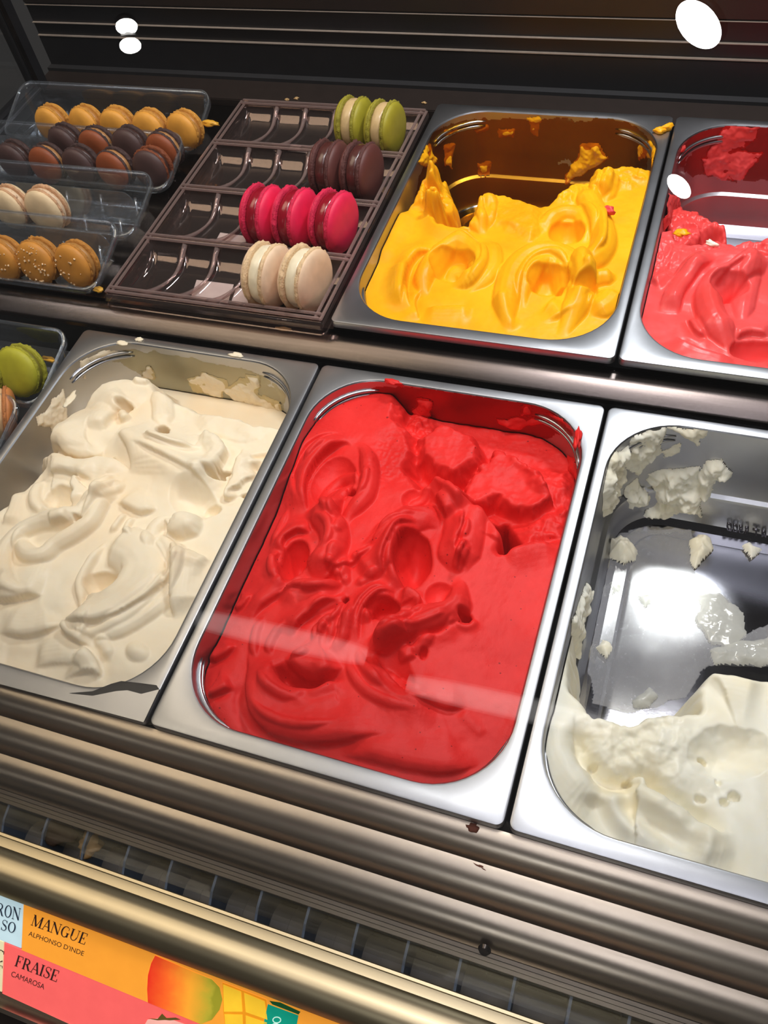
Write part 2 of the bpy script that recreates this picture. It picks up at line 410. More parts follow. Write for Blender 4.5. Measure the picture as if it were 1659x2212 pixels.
# outer profile in gold tone
op = [(-0.0925, -0.046), (-0.0932, -0.0445), (-0.0950, -0.0445), (-0.0955, -0.046), (-0.0975, -0.0463), (-0.1015, -0.0463), (-0.1030, -0.0485),
      (-0.1080, -0.0500), (-0.1125, -0.0495), (-0.1160, -0.0492), (-0.1195, -0.0500), (-0.1235, -0.0530), (-0.1270, -0.0580), (-0.1295, -0.0640), (-0.1300, -0.0700),
      (-0.1250, -0.0700), (-0.1150, -0.060), (-0.1015, -0.056), (-0.1015, -0.13), (-0.0985, -0.13), (-0.0985, -0.050), (-0.0925, -0.050)]
outer = part('outer_profile', extrude_profile(op, XL, XR), M['alu_gold'], ang=50)
# screw on the third rail
sp = at(1046, 2054, z=-0.0345)
bm = bmesh.new(); bmesh.ops.create_cone(bm, cap_ends=True, segments=20, radius1=0.0042, radius2=0.003, depth=0.002)
bmesh.ops.rotate(bm, verts=bm.verts, cent=(0, 0, 0), matrix=Matrix.Rotation(math.radians(52), 3, 'X')); bmesh.ops.translate(bm, verts=bm.verts, vec=(sp[0], sp[1], sp[2]))
part('screw', bm, M['steel_dark'], r3)
# upper shelf: front edge strip and the tray shelf at the left
UZ = 0.0255
lipp = [(0.392, 0.012), (0.392, 0.0075), (0.3845, 0.007), (0.3815, 0.0065), (0.3795, 0.0055), (0.3665, 0.0015), (0.3650, 0.0000), (0.3650, -0.0045), (0.3670, -0.0045), (0.3672, -0.0015), (0.392, 0.004)]
part('shelf_edge', extrude_profile(lipp, XL, XR), M['steel_dark'], ang=30)
part('tray_shelf', box_bm(XL, -0.003, 0.392, 0.745, 0.004, 0.008), M['steel_dark'])
part('shelf_front_wall', box_bm(XL, XR, 0.372, 0.376, -0.19, -0.004), M['well'])
part('back_ledge', box_bm(XL, XR, 0.7475, 0.80, 0.006, 0.016, 0.001), M['brown'])
# rear sliding doors: dark stepped tracks with bright edges
part('rear_door_panel', box_bm(XL, XR, 0.802, 0.81, 0.0, 0.55), M['black'])
for z0, z1, y0 in ((0.0575, 0.0590, 0.7985), (0.0742, 0.0752, 0.7985), (0.0965, 0.0972, 0.7985)):
    part('door_track', box_bm(XL, XR, y0, 0.802, z0, z1, 0.0004), M['track'])
part('track_base', box_bm(XL, XR, 0.7995, 0.802, 0.016, 0.0570, 0.001), M['black'])
part('door_rail', box_bm(XL, XR, 0.799, 0.802, 0.0985, 0.16, 0.001), M['brown'])
# left end: glass side panel in a black frame
part('side_post', box_bm(-0.556, -0.540, 0.735, 0.760, 0.012, 0.55, 0.002), M['black'])
part('side_post_edge', box_bm(-0.5402, -0.5385, 0.735, 0.742, 0.012, 0.55, 0.0004), M['steel_dark'])
part('side_sill', box_bm(-0.556, -0.5360, 0.10, 0.735, 0.002, 0.030, 0.002), M['black'])
part('side_sill_edge', box_bm(-0.5358, -0.5335, 0.10, 0.735, 0.022, 0.0255, 0.0005), M['steel'])
part('side_glass', box_bm(-0.550, -0.546, 0.12, 0.735, 0.03, 0.50), M['glass'])
# front glass
GN = Vector((0, -0.915, 0.403)).normalized(); G0 = Vector((0.15, -0.0885, -0.044)); GS = Vector((0, 0.403, 0.915))
gv = []
for t in (0, 0.004):
    for a, b in ((XL, 0), (XR, 0), (XR, 0.78), (XL, 0.78)):
        gv.append(Vector((a, G0.y, G0.z)) + GS * b - GN * t)
part('front_glass', (gv, [(0, 1, 2, 3), (7, 6, 5, 4), (0, 4, 5, 1), (1, 5, 6, 2), (2, 6, 7, 3), (3, 7, 4, 0)]), M['glass'])

# ------------------------------------------------------------------ lamps seen as reflections in the glass
def mirror_point(px, py, dist):
    d = Vector(ray(px, py)).normalized(); c = Vector(CAM)
    k = (G0 - c).dot(GN) / d.dot(GN); p = c + d * k; r = d - 2 * d.dot(GN) * GN
    return p + r * dist, r
def spot_lamp(px, py, dist, rad, es, label, col=(1, 0.96, 0.9), tip=0.0):
    p, r = mirror_point(px, py, dist)
    t = empty('ceiling_spotlight', p); tag(t, label, 'lamp', 'ceiling spotlights mirrored in the glass')
    t.rotation_euler = (r.normalized() * 0.55 + Vector((tip, 0, 0.95))).to_track_quat('Z', 'Y').to_euler()
    v, f = loft([[(x, y, -0.002) for x, y in rrect(-rad, rad, -rad, rad, rad * 0.999, 8)]], True)
    f = [tuple(reversed(f[0]))]
    obj('lamp_lens', mesh_from('lamp_lens', v, f), plain('lamp lens %d' % px, (0.9, 0.9, 0.9), emis=col, es=es), t, False)
    R1, R2 = rad * 1.0, rad * 1.05
    L = [[(x, y, z) for x, y in rrect(-q, q, -q, q, q * 0.999, 8)] for q, z in ((R1, 0.0), (R1, -0.003), (R2, -0.003), (R2, 0.012), (R1 * 0.5, 0.02))]
    obj('lamp_housing', mesh_from('lamp_housing', *loft(L)), M['black'], t)
spot_lamp(271, 56, 1.9, 0.0215, 45, 'small round spotlight, upper of the pair mirrored at the rear left', tip=-0.35)
spot_lamp(279, 97, 1.9, 0.0215, 45, 'small round spotlight, lower of the pair mirrored at the rear left', tip=-0.35)
spot_lamp(1510, 52, 1.7, 0.052, 70, 'bright large spotlight mirrored at the rear right', (0.95, 0.97, 1), tip=0.7)
spot_lamp(1468, 402, 1.7, 0.030, 40, 'spotlight mirrored over the pink ice cream pan', tip=0.7)

def tube_lamp(a, b, dist, rad, es, label):
    pa, pb = mirror_point(*a, dist)[0], mirror_point(*b, dist)[0]; t = empty('tube_lamp', (pa + pb) / 2); tag(t, label, 'lamp', 'dim tube lamps mirrored in the glass')
    m, nt, bs = mat_new('tube diffuser'); lw = N(nt, 'ShaderNodeLayerWeight', Blend=0.5); mr = N(nt, 'ShaderNodeMapRange'); mr.inputs['From Min'].default_value = 0.15; mr.inputs['From Max'].default_value = 1.0
    mr.inputs['To Min'].default_value = es; mr.inputs['To Max'].default_value = 0.0; nt.links.new(lw.outputs['Facing'], mr.inputs['Value']); nt.links.new(mr.outputs['Result'], bs.inputs['Emission Strength'])
    bs.inputs['Base Color'].default_value = (.02, .02, .02, 1); bs.inputs['Emission Color'].default_value = (1, .95, .92, 1); bs.inputs['Roughness'].default_value = 0.9
    d = pb - pa; P = [pa - t.location + d * i / 12 for i in range(13)]; obj('tube', mesh_from('tube', *tube_mesh(P, [rad * (0.7 + .3 * math.sin(math.pi * i / 12) ** .5) for i in range(13)], 24)), m, t)
    for e, q in ((pa, -1), (pb, 1)): obj('end_cap', mesh_from('end_cap', *tube_mesh([e - t.location, e - t.location + d.normalized() * q * .03], rad * .6, 16)), M['black'], t)
tube_lamp((425, 1338), (790, 1420), 1.6, 0.028, 0.6, 'dim tube lamp mirrored across the left of the red ice cream')
tube_lamp((880, 1478), (1320, 1575), 1.6, 0.028, 0.7, 'dim tube lamp mirrored across the front right of the red ice cream')

# ------------------------------------------------------------------ steel pans
def pan_part_mesh():
    loops = []
    def L(ins, z, r, x0=0, x1=PW, y0=0, y1=PD): return [(x, y, z) for x, y in rrect(x0 + ins, x1 - ins, y0 + ins, y1 - ins, r, 12)]
    def O(ins, z): return [(x, y, z) for x, y in rrect(OX0 + ins, OX1 - ins, OY0 + ins, OY1 - ins, max(OR - ins, 0.01), 12)]
    loops = [L(0.0000, -0.0075, 0.006), L(-0.0006, -0.0070, 0.006), L(-0.0006, -0.0014, 0.006), L(0.0000, -0.0003, 0.0055), L(0.0012, 0, 0.005), O(-0.0022, 0.0), O(-0.0009, -0.0003), O(0.0, -0.0014)]
    for z in (0.006, 0.02, 0.05, 0.074): loops.append(O(wall_inset(z) - 0.0008, -z))
    loops += [O(wall_inset(0.076) - 0.0004, -0.0755), O(wall_inset(0.076) + 0.0032, -0.0775), O(wall_inset(0.08) + 0.004, -0.080)]
    loops += [O(wall_inset(0.1) + 0.004, -0.102), O(wall_inset(0.11) + 0.007, -0.110), O(0.020, -0.1145), O(0.030, -0.115), O(0.0325, -0.1125), O(0.036, -0.112)]
    return loft(loops)
_pv, _pf = pan_part_mesh()
pan_me = mesh_from('pan_body', _pv, _pf); pan_me.materials.append(M['steel']); pan_me.materials.append(steel('polished pan bottom', (0.46, 0.46, 0.50), 0.19, dist='BECKMANN'))
for _p in pan_me.polygons: _p.material_index = 1 if _p.center.z < -0.108 and abs(_p.normal.z) > .8 else 0
rib_me = {}
def make_pan(x, y, z, label, grp):
    t = empty('steel_pan', (x, y, z)); tag(t, label, 'pan', grp)
    b = obj('pan_body', pan_me, None, t); auto(b, 30)
    for ci, (cx, cy, a0) in enumerate(((OX1 - OR, OY1 - OR, 0), (OX0 + OR, OY1 - OR, 90), (OX0 + OR, OY0 + OR, 180), (OX1 - OR, OY0 + OR, 270))):
        for q, (zz, ii) in enumerate(((-0.0115, 0.0016), (-0.0165, 0.0020))):
            if (ci, q) not in rib_me:
                P = []
                for i in range(15):
                    a = math.radians(a0 + 8 + 74 * i / 14); rr = OR - ii
                    P.append((cx + rr * math.cos(a), cy + rr * math.sin(a), zz))
                rr = [0.0004 + 0.0015 * min(1, min(i, 14 - i) / 2) for i in range(15)]
                me = mesh_from('corner_rib', *tube_mesh(P, rr, 8)); me.materials.append(M['steel']); me.shade_smooth(); rib_me[(ci, q)] = me
            obj('corner_rib', rib_me[(ci, q)], None, t, False)
    return t
pan_red = make_pan(0, 0, 0, 'steel pan holding the raspberry red ice cream, centre of the front row', 'steel ice cream pans')
pan_cream = make_pan(-PITCH, 0, 0, 'steel pan holding the cream coloured ice cream, left of the red one', 'steel ice cream pans')
pan_white = make_pan(PITCH, 0, 0, 'nearly emptied steel pan with white ice cream, right of the red one', 'steel ice cream pans')
pan_yellow = make_pan(0, 0.389, UZ, 'steel pan holding the mango yellow ice cream in the rear row', 'steel ice cream pans')
pan_pink = make_pan(PITCH, 0.389, UZ, 'steel pan holding the pink ice cream in the rear right corner', 'steel ice cream pans')
# ------------------------------------------------------------------ the ice creams (strokes traced on each pan's own surface)
R6, R7, R4, R5, R8 = crop(0, 680, 2.304), crop(320, 780, 1.6929), crop(700, 220, 2.127), crop(1250, 220, 3.252), crop(1080, 850, 2.010)
U1, U2, U3 = crop(0, 960, 3.456), crop(60, 760, 2.860), crop(1130, 1380, 3.136)
T1, T2, T3, T4 = (crop(ox, oy, 3.318) for ox, oy in ((330, 820), (780, 820), (330, 1200), (720, 1200)))

def red_gelato():
    f = Field(0, 0, 0, -0.016); f.lv = -0.012
    f.h += 0.006 * np.exp(-(((f.X - 0.10) / 0.09) ** 2 + ((f.Y - 0.19) / 0.13) ** 2)) - 0.006 * sstep((f.X - 0.18) / 0.06) - 0.010 * sstep((0.035 - f.X) / 0.03) * sstep((0.28 - f.Y) / 0.05)
    f.h -= 0.006 * sstep((0.035 - f.Y) / 0.025)
    f.swirl(0.0035, 22, 1); f.swirl(0.0014, 60, 3); f.swirl(0.0006, 150, 5)
    f.T = T2
    cav = [(270, 130), (250, 250), (330, 340), (400, 480), (340, 600), (430, 740), (560, 700), (640, 760), (740, 860), (900, 920), (1020, 1000), (1045, 1130), (1000, 1200), (1140, 1150), (1280, 1115), (1480, 1090), (1750, 900), (1750, 100), (1300, -100), (300, -60)]
    f.poly(cav, target=-0.040, soft=0.008, warp=0.006, wscale=60, seed=2, rough=0.003, rscale=70)
    f.poly([(415, 400), (540, 280), (630, 275), (690, 330), (800, 350), (865, 460), (835, 560), (740, 620), (640, 660), (500, 600), (425, 520)], add=0.025, soft=0.006, warp=0.006, seed=5, rough=0.0012, rscale=50, ridged=False)
    f.poly([(720, 860), (760, 700), (860, 560), (960, 430), (1100, 480), (1280, 640), (1360, 820), (1210, 890), (1080, 880), (960, 800)], add=0.020, soft=0.004, warp=0.012, wscale=70, seed=9, rough=0.003, rscale=55, ridged=False)
    f.poly([(1100, 520), (1480, 560), (1540, 760), (1450, 850), (1300, 780)], add=0.008, soft=0.008, warp=0.008, seed=14, rough=0.005)
    f.poly([(1130, 980), (1300, 850), (1500, 850), (1480, 1080), (1280, 1110), (1130, 1130)], add=0.012, soft=0.010, warp=0.005, seed=15, rough=0.004, rscale=160)
    f.poly([(900, 950), (1040, 920), (1090, 1010), (1130, 1120), (1040, 1210), (1000, 1180), (1045, 1100)], target=-0.120, soft=0.004, warp=0.004, seed=19)
    f.poly([(240, 150), (420, 120), (500, 160), (500, 260), (400, 400), (330, 330), (250, 260)], add=0.006, soft=0.005, warp=0.009, wscale=90, seed=21, rough=0.010, rscale=110)
    f.poly([(90, 420), (250, 330), (400, 480), (340, 600), (360, 760), (180, 760), (90, 640)], add=-0.003, soft=0.008, warp=0.003, seed=23, rough=0.0022, rscale=260)
    f.lip([(520, 830), (570, 920), (615, 1020)], 0.006, 0.008, 1, r=0.002, dip=0.8)
    f.ridge([(490, 660), (570, 770), (690, 880), (750, 960)], 0.009, 0.006)
    f.tube([(600, 720), (680, 880), (740, 1000), (730, 1130), (700, 1250), (700, 1400)], 0.008, 0.017, e=(0.3, 0.2))
    f.lip([(745, 960), (735, 1070), (700, 1180), (680, 1280)], 0.003, 0.006, -1, r=0.0015, dip=0.8)
    f.lip([(770, 1180), (740, 1260), (700, 1340), (690, 1380)], 0.003, 0.006, -1, r=0.0015, dip=0.8)
    f.bowl((410, 860), 0.014, 0.012, 0.006, 20)
    f.lip([(760, 920), (880, 930), (980, 950), (1030, 1040), (1040, 1140), (1000, 1190)], 0.004, 0.012, -1, r=0.002, warp=0.003)
    f.lip([(1000, 1205), (1120, 1170), (1260, 1125), (1420, 1110)], 0.004, 0.015, -1, r=0.003)
    f.tube([(-30, 1400), (80, 1340), (180, 1230), (260, 1100), (370, 1000), (500, 1000), (620, 1060)], 0.007, 0.014, e=(0.1, 0.25))
    f.bowl((370, 1290), 0.016, 0.026, 0.020, 12, 0.6)
    f.lip([(310, 1510), (255, 1400), (240, 1300), (260, 1200), (325, 1115), (400, 1095)], 0.007, 0.007, 1, r=0.002)
    f.lip([(190, 1450), (172, 1340), (210, 1230), (290, 1100), (420, 1050)], 0.004, 0.006, 1, r=0.002)
    f.bowl((1320, 250), 0.004, 0.004, 0.004)
    f.T = T1
    f.bowl((1290, 720), 0.020, 0.028, 0.010, 10, 0.8)
    f.lip([(1115, 960), (1098, 800), (1110, 690), (1175, 590), (1270, 500), (1370, 455), (1440, 480)], 0.008, 0.014, 1)
    f.lip([(1060, 900), (1010, 760), (1010, 620), (1110, 470), (1250, 400), (1400, 390)], 0.003, 0.012, 1, r=0.004)
    f.tube([(1430, 455), (1500, 480), (1545, 570), (1555, 700), (1535, 830), (1470, 910), (1400, 990), (1370, 1090)], 0.008, 0.0085)
    f.tube([(1290, 1060), (1285, 920), (1320, 810), (1390, 755), (1450, 790)], 0.009, 0.0085)
    f.tube([(1240, 990), (1215, 860), (1260, 740), (1350, 670), (1460, 710), (1480, 800)], 0.005, 0.006)
    f.bowl((1430, 810), 0.0045, 0.0045, 0.012)
    f.bowl((1015, 1290), 0.0125, 0.020, 0.018, 8, 0.5)
    f.lip([(935, 1240), (950, 1150), (1040, 1095), (1135, 1115)], 0.005, 0.008, 1, r=0.002, warp=0.003)
    f.lip([(960, 1490), (905, 1400), (898, 1290), (930, 1220)], 0.004, 0.008, 1, r=0.002, warp=0.003)
    f.ridge([(960, 1420), (1050, 1300), (1110, 1220)], 0.003, 0.003); f.ridge([(1000, 1450), (1080, 1330), (1130, 1280)], 0.003, 0.003)
    f.tube([(1080, 960), (1210, 990), (1290, 1080), (1305, 1190), (1250, 1290), (1200, 1360), (1190, 1450)], 0.013, 0.0125, e=(0.2, 0.2))
    f.lip([(870, 1560), (1000, 1495), (1150, 1470), (1300, 1455), (1390, 1450)], 0.006, 0.012, -1, r=0.003)
    f.tube([(1390, 1220), (1340, 1290), (1350, 1370), (1400, 1420)], 0.005, 0.008)
    f.lip([(1180, 1480), (1300, 1400), (1420, 1340), (1560, 1260)], 0.003, 0.006, 1, r=0.0015)
    f.T = T3
    f.lip([(690, 480), (750, 395), (870, 305), (1010, 255), (1160, 290), (1320, 255)], 0.004, 0.010, 1, r=0.004)
    f.lip([(985, 590), (1025, 510), (1100, 440), (1200, 380), (1340, 330)], 0.006, 0.010, 1, r=0.002, warp=0.003)
    f.lip([(1140, 640), (1150, 520), (1230, 465), (1340, 420)], 0.003, 0.006, -1, r=0.002)
    f.lip([(1200, 600), (1190, 540), (1240, 500), (1290, 540)], 0.002, 0.005, -1, r=0.002)
    f.lip([(1250, 690), (1310, 600), (1340, 480), (1380, 380)], 0.003, 0.006, -1, r=0.002)
    f.lip([(930, 730), (985, 790), (1075, 855), (1180, 880), (1290, 850), (1380, 790)], 0.010, 0.022, 1, r=0.004)
    f.ridge([(880, 770), (960, 880), (1100, 905), (1230, 895)], -0.016, 0.0055)
    f.lip([(862, 730), (856, 800), (920, 890), (1040, 930), (1180, 945), (1280, 895), (1390, 880)], 0.006, 0.010, -1, r=0.003, warp=0.003)
    f.ridge([(1050, 990), (1150, 1020), (1250, 995), (1340, 960)], -0.003, 0.004)
    f.lip([(680, 600), (672, 800), (662, 950), (680, 1080), (740, 1190), (850, 1270), (1000, 1315), (1200, 1335), (1450, 1315), (1700, 1270)], 0.007, 0.020, 1, r=0.006, e=(0.3, 0.2))
    f.ridge([(610, 880), (590, 1050), (650, 1180), (760, 1290)], -0.0025, 0.004)
    f.lip([(345, 705), (430, 715), (520, 690), (600, 630)], 0.005, 0.010, 1, r=0.003)
    f.lip([(370, 960), (410, 990), (490, 970), (580, 930)], 0.005, 0.010, 1, r=0.003)
    f.lip([(540, 320), (590, 350), (650, 330), (720, 260)], 0.003, 0.010, 1, r=0.003)
    f.T = T4
    f.bowl((360, 380), 0.013, 0.010, 0.014, 20, 0.5)
    f.lip([(265, 500), (272, 400), (330, 335), (450, 318)], 0.005, 0.006, 1, r=0.002)
    f.lip([(185, 620), (190, 480), (230, 380), (330, 290), (460, 270)], 0.004, 0.006, 1, r=0.002)
    f.lip([(150, 560), (160, 440), (210, 340), (300, 260), (400, 240)], 0.003, 0.006, 1, r=0.002)
    f.lip([(480, 240), (560, 260), (630, 315), (610, 390)], 0.006, 0.010, -1, r=0.002)
    f.bowl((760, 280), 0.011, 0.012, 0.005, 0)
    f.tube([(870, 150), (900, 210), (885, 300), (865, 370), (760, 425), (620, 475), (480, 545), (330, 605), (220, 660)], 0.011, 0.0115, e=(0.25, 0.25))
    f.tube([(600, 420), (500, 480), (380, 540), (270, 610)], 0.006, 0.006)
    f.tube([(640, 530), (540, 570), (430, 600), (330, 650), (250, 690)], 0.008, 0.006)
    f.tube([(560, 620), (460, 605), (360, 640), (280, 690)], 0.007, 0.006)
    f.tube([(740, 560), (660, 610), (590, 670), (560, 720)], 0.004, 0.005)
    f.tube([(580, 660), (530, 690), (540, 760)], 0.005, 0.007)
    f.lip([(860, 440), (790, 530), (690, 575), (570, 600)], 0.003, 0.006, 1, r=0.002)
    f.bowl((940, 425), 0.0062, 0.0050, 0.018, 0, 0.4); f.lip([(880, 450), (920, 490), (980, 480), (1010, 430)], 0.003, 0.003, -1, r=0.0015, dip=0)
    f.bowl((640, 695), 0.0032, 0.0048, 0.006, 0); f.bowl((95, 330), 0.003, 0.0038, 0.010)
    f.bowl((430, 820), 0.024, 0.013, 0.0055, -45, 1.0)
    f.lip([(300, 690), (350, 790), (430, 880), (520, 955), (620, 995), (760, 1005)], 0.006, 0.016, -1, r=0.004)
    f.lip([(560, 1015), (700, 1060), (830, 1085), (960, 1070)], 0.004, 0.012, 1, r=0.004)
    f.ridge([(900, 1100), (1000, 1180), (1080, 1260)], 0.0015, 0.004)
    f.lip([(0, 1400), (200, 1440), (450, 1500), (700, 1540), (900, 1520), (1080, 1440)], 0.005, 0.02, 1, r=0.006)
    f.T = T3                                                    # thin strands fanning from the knot, and along the thick strand
    for P in ([(1385, 190), (1290, 240), (1170, 270), (1040, 280)], [(1390, 260), (1330, 330), (1230, 370), (1110, 420)], [(1385, 290), (1350, 400), (1300, 520), (1240, 640)], [(1370, 330), (1320, 430), (1230, 500), (1190, 600)], [(1420, 300), (1400, 450), (1380, 580), (1330, 680)], [(1400, 60), (1385, 140), (1395, 230)], [(1250, 60), (1320, 140), (1380, 210)],
              [(960, 470), (880, 540), (830, 640), (850, 720)], [(800, 420), (740, 520), (720, 640), (740, 740)], [(1150, 700), (1060, 740), (980, 720)], [(760, 820), (820, 940), (930, 1010), (1060, 1040)], [(700, 1020), (790, 1130), (930, 1200), (1120, 1230), (1350, 1200)]):
        f.tube(P, 0.0035, 0.0040)
    f.T = T4
    for P in ([(850, 400), (740, 460), (600, 520), (470, 580)], [(860, 430), (760, 500), (640, 545), (520, 600)], [(520, 500), (400, 550), (300, 620), (240, 680)], [(180, 640), (200, 760), (290, 880), (400, 960)], [(120, 660), (120, 800), (220, 960), (400, 1060), (620, 1110)], [(330, 760), (420, 850), (520, 920), (640, 950)], [(640, 330), (610, 400), (560, 450)], [(900, 90), (930, 20), (960, -40)], [(880, 130), (900, 60), (930, 0)]):
        f.tube(P, 0.0032, 0.0042)
    f.T = T2
    for P in ([(60, 1130), (160, 1060), (290, 1000), (420, 985)], [(0, 1200), (120, 1130), (220, 1050), (330, 1020)], [(520, 700), (600, 800), (690, 900), (720, 1000)], [(480, 760), (440, 830), (330, 880)], [(760, 1180), (740, 1270), (700, 1360)], [(740, 1000), (750, 1090), (720, 1180)]):
        f.tube(P, 0.0035, 0.0042)
    f.T = T1
    for P in ([(1180, 1010), (1270, 1080), (1280, 1190), (1220, 1290)], [(1330, 1180), (1360, 1100), (1390, 1030)], [(1540, 640), (1520, 780), (1460, 880)], [(1330, 900), (1310, 980), (1330, 1060)], [(1080, 600), (1150, 520), (1260, 450)], [(960, 900), (900, 1040), (830, 1180)], [(900, 1450), (850, 1360), (850, 1240)], [(1440, 1480), (1530, 1440), (1640, 1390)], [(1400, 1300), (1480, 1270), (1600, 1210)]):
        f.tube(P, 0.0035, 0.0042)
    return f.build('raspberry_gelato', M['red'])

def cream_gelato():
    f = Field(-PITCH, 0, 0, -0.014); f.lv = -0.010
    f.h += 0.005 * np.exp(-(((f.X - 0.12) / 0.09) ** 2 + ((f.Y - 0.16) / 0.14) ** 2)) - 0.004 * sstep((0.06 - f.Y) / 0.05)
    f.swirl(0.006, 18, 31); f.swirl(0.0012, 55, 33); f.swirl(0.0003, 150, 35)
    f.T = R6
    f.poly([(850, 380), (1500, 450), (1250, 960), (1000, 900), (1080, 620), (850, 560), (780, 420)], add=-0.008, soft=0.02, warp=0.006, seed=31, rough=0.004, rscale=60, ridged=False)
    f.poly([(-300, 1150), (-60, 960), (80, 850), (190, 750), (150, 690), (240, 650), (265, 560), (330, 500), (400, 440), (500, 345), (640, 300), (770, 290), (800, 350), (880, 385), (1000, 425), (1150, 450), (1260, 500), (1430, 480), (1650, 300), (1400, 0), (300, -60), (-300, 400)], target=-0.058, soft=0.010, warp=0.006, wscale=70, seed=33)
    f.T = U2
    f.bowl((520, 260), 0.036, 0.026, -0.008, 0, 1.0); f.bowl((360, 480), 0.034, 0.028, -0.006, 0, 1.0); f.tube([(640, 170), (690, 160), (740, 140), (780, 150)], 0.008, 0.010)
    f.tube([(790, 200), (820, 300), (830, 400), (850, 460)], 0.005, 0.010); f.tube([(1000, 330), (1150, 370), (1350, 420), (1500, 440)], 0.004, 0.02)
    f.lip([(480, 520), (520, 430), (590, 360), (650, 320)], 0.006, 0.018, 1, r=0.004, warp=0.004)
    f.lip([(10, 640), (150, 580), (260, 650), (350, 672), (430, 650), (500, 590)], 0.009, 0.018, 1, r=0.005, warp=0.004)
    f.lip([(20, 730), (120, 670), (190, 645), (330, 678), (470, 672), (570, 690), (640, 745)], 0.007, 0.022, -1, r=0.005, warp=0.003)
    f.tube([(575, 370), (595, 400), (620, 440)], 0.008, 0.005)
    f.ridge([(490, 480), (620, 560), (800, 650), (950, 730), (1100, 810), (1190, 910)], 0.010, 0.015)
    f.lip([(560, 520), (620, 600), (640, 700), (620, 760)], 0.004, 0.02, 1, r=0.006)
    f.tube([(720, 545), (830, 592), (950, 606), (1050, 590), (1068, 560)], 0.005, 0.006); f.lip([(730, 560), (830, 605), (950, 618), (1050, 600)], 0.004, 0.012, 1, r=0.003)
    f.lip([(660, 610), (780, 650), (900, 700), (1060, 790), (1130, 850)], 0.004, 0.012, 1, r=0.004)
    f.lip([(990, 490), (1080, 480), (1160, 515), (1215, 580), (1190, 660), (1120, 740), (1150, 810)], 0.008, 0.012, -1, r=0.004, warp=0.008)
    f.lip([(1310, 540), (1270, 670), (1240, 790), (1205, 870), (1330, 835)], 0.007, 0.014, 1, r=0.004, warp=0.006)
    f.ridge([(1365, 615), (1440, 590), (1530, 560)], -0.006, 0.003, warp=0.006); f.ridge([(1390, 650), (1420, 720), (1380, 780)], -0.010, 0.005, warp=0.008)
    for c, a, b, d in (((605, 342), .008, .006, .014), ((828, 472), .007, .007, .018), ((1145, 750), .009, .006, .020), ((1190, 705), .006, .005, .012), ((1340, 835), .006, .004, .012), ((525, 672), .004, .003, .008), ((850, 490), .004, .004, .01)):
        f.bowl(c, a, b, d, 20, 0.5, 0.005)
    f.bowl((1010, 900), 0.026, 0.018, 0.008, -30, 1.0); f.bowl((1120, 950), 0.010, 0.008, 0.006, 0, 1.0)
    f.T = U1
    f.lip([(870, 430), (960, 480), (1060, 512), (1190, 470)], 0.005, 0.014, 1, r=0.004)
    f.lip([(110, 330), (60, 480), (0, 600)], 0.004, 0.012, 1, r=0.003)
    f.bowl((450, 400), 0.015, 0.014, 0.010, 0, 0.9, .004); f.lip([(540, 480), (535, 380), (560, 270), (640, 250)], 0.005, 0.014, -1, r=0.003, warp=.004)
    f.lip([(370, 390), (430, 480), (530, 525), (620, 500)], 0.004, 0.012, -1, r=0.003)
    f.tube([(350, 250), (280, 320), (262, 420), (310, 520)], 0.006, 0.006); f.lip([(330, 240), (460, 230), (600, 260), (720, 290)], 0.005, 0.014, 1, r=0.004)
    f.tube([(940, 220), (800, 335), (700, 430), (600, 540), (470, 585), (330, 595), (180, 645), (70, 745), (18, 860), (30, 980), (100, 1080), (230, 1130)], 0.009, 0.009, e=(0.15, 0.15))
    f.tube([(960, 280), (850, 350), (760, 420), (720, 470)], 0.006, 0.007); f.tube([(880, 240), (780, 310), (690, 390)], 0.004, 0.005); f.ridge([(760, 300), (720, 330), (690, 370)], .003, .003)
    f.tube([(920, 365), (790, 420), (735, 510), (680, 600), (560, 685), (430, 755), (340, 830), (240, 835), (170, 770), (180, 690), (260, 650)], 0.009, 0.0085, e=(0.15, 0.2))
    f.bowl((605, 585), 0.004, 0.003, 0.008); f.lip([(400, 640), (480, 625), (560, 610)], 0.004, 0.006, 1, r=.002)
    f.lip([(-60, 1170), (100, 1172), (230, 1135), (330, 1130)], 0.008, 0.02, 1, r=0.005); f.ridge([(-60, 1250), (200, 1225), (460, 1180), (560, 1080)], 0.003, 0.008)
    f.bowl((760, 1040), 0.017, 0.013, 0.012, 0, 0.9)
    f.tube([(800, 715), (720, 820), (650, 930), (600, 1040), (612, 1150), (598, 1280)], 0.006, 0.0045)
    f.tube([(820, 720), (960, 780), (1060, 890), (1045, 1010), (960, 1130), (820, 1225), (660, 1290), (530, 1300)], 0.010, 0.021, e=(0.12, 0.15))
    f.lip([(920, 890), (915, 990), (865, 1075), (780, 1085), (700, 1090), (620, 1120)], 0.003, 0.008, 1, r=0.003)
    f.lip([(490, 1250), (530, 1350), (660, 1370), (830, 1330), (1000, 1245), (1150, 1130), (1280, 1000), (1335, 850)], 0.005, 0.014, 1, r=0.004)
    f.tube([(600, 1440), (800, 1405), (1000, 1300), (1180, 1160), (1300, 980), (1340, 830), (1280, 700)], 0.007, 0.009, e=(0.25, 0.25))
    f.lip([(450, 1300), (480, 1400), (590, 1490), (680, 1505)], 0.006, 0.014, 1, r=0.004)
    f.lip([(620, 1500), (700, 1580), (745, 1680), (700, 1750)], 0.006, 0.016, -1, r=0.005); f.tube([(700, 1440), (785, 1500), (805, 1610)], 0.003, 0.005); f.bowl((1020, 1530), 0.011, 0.008, -0.004, -20, 1.0)
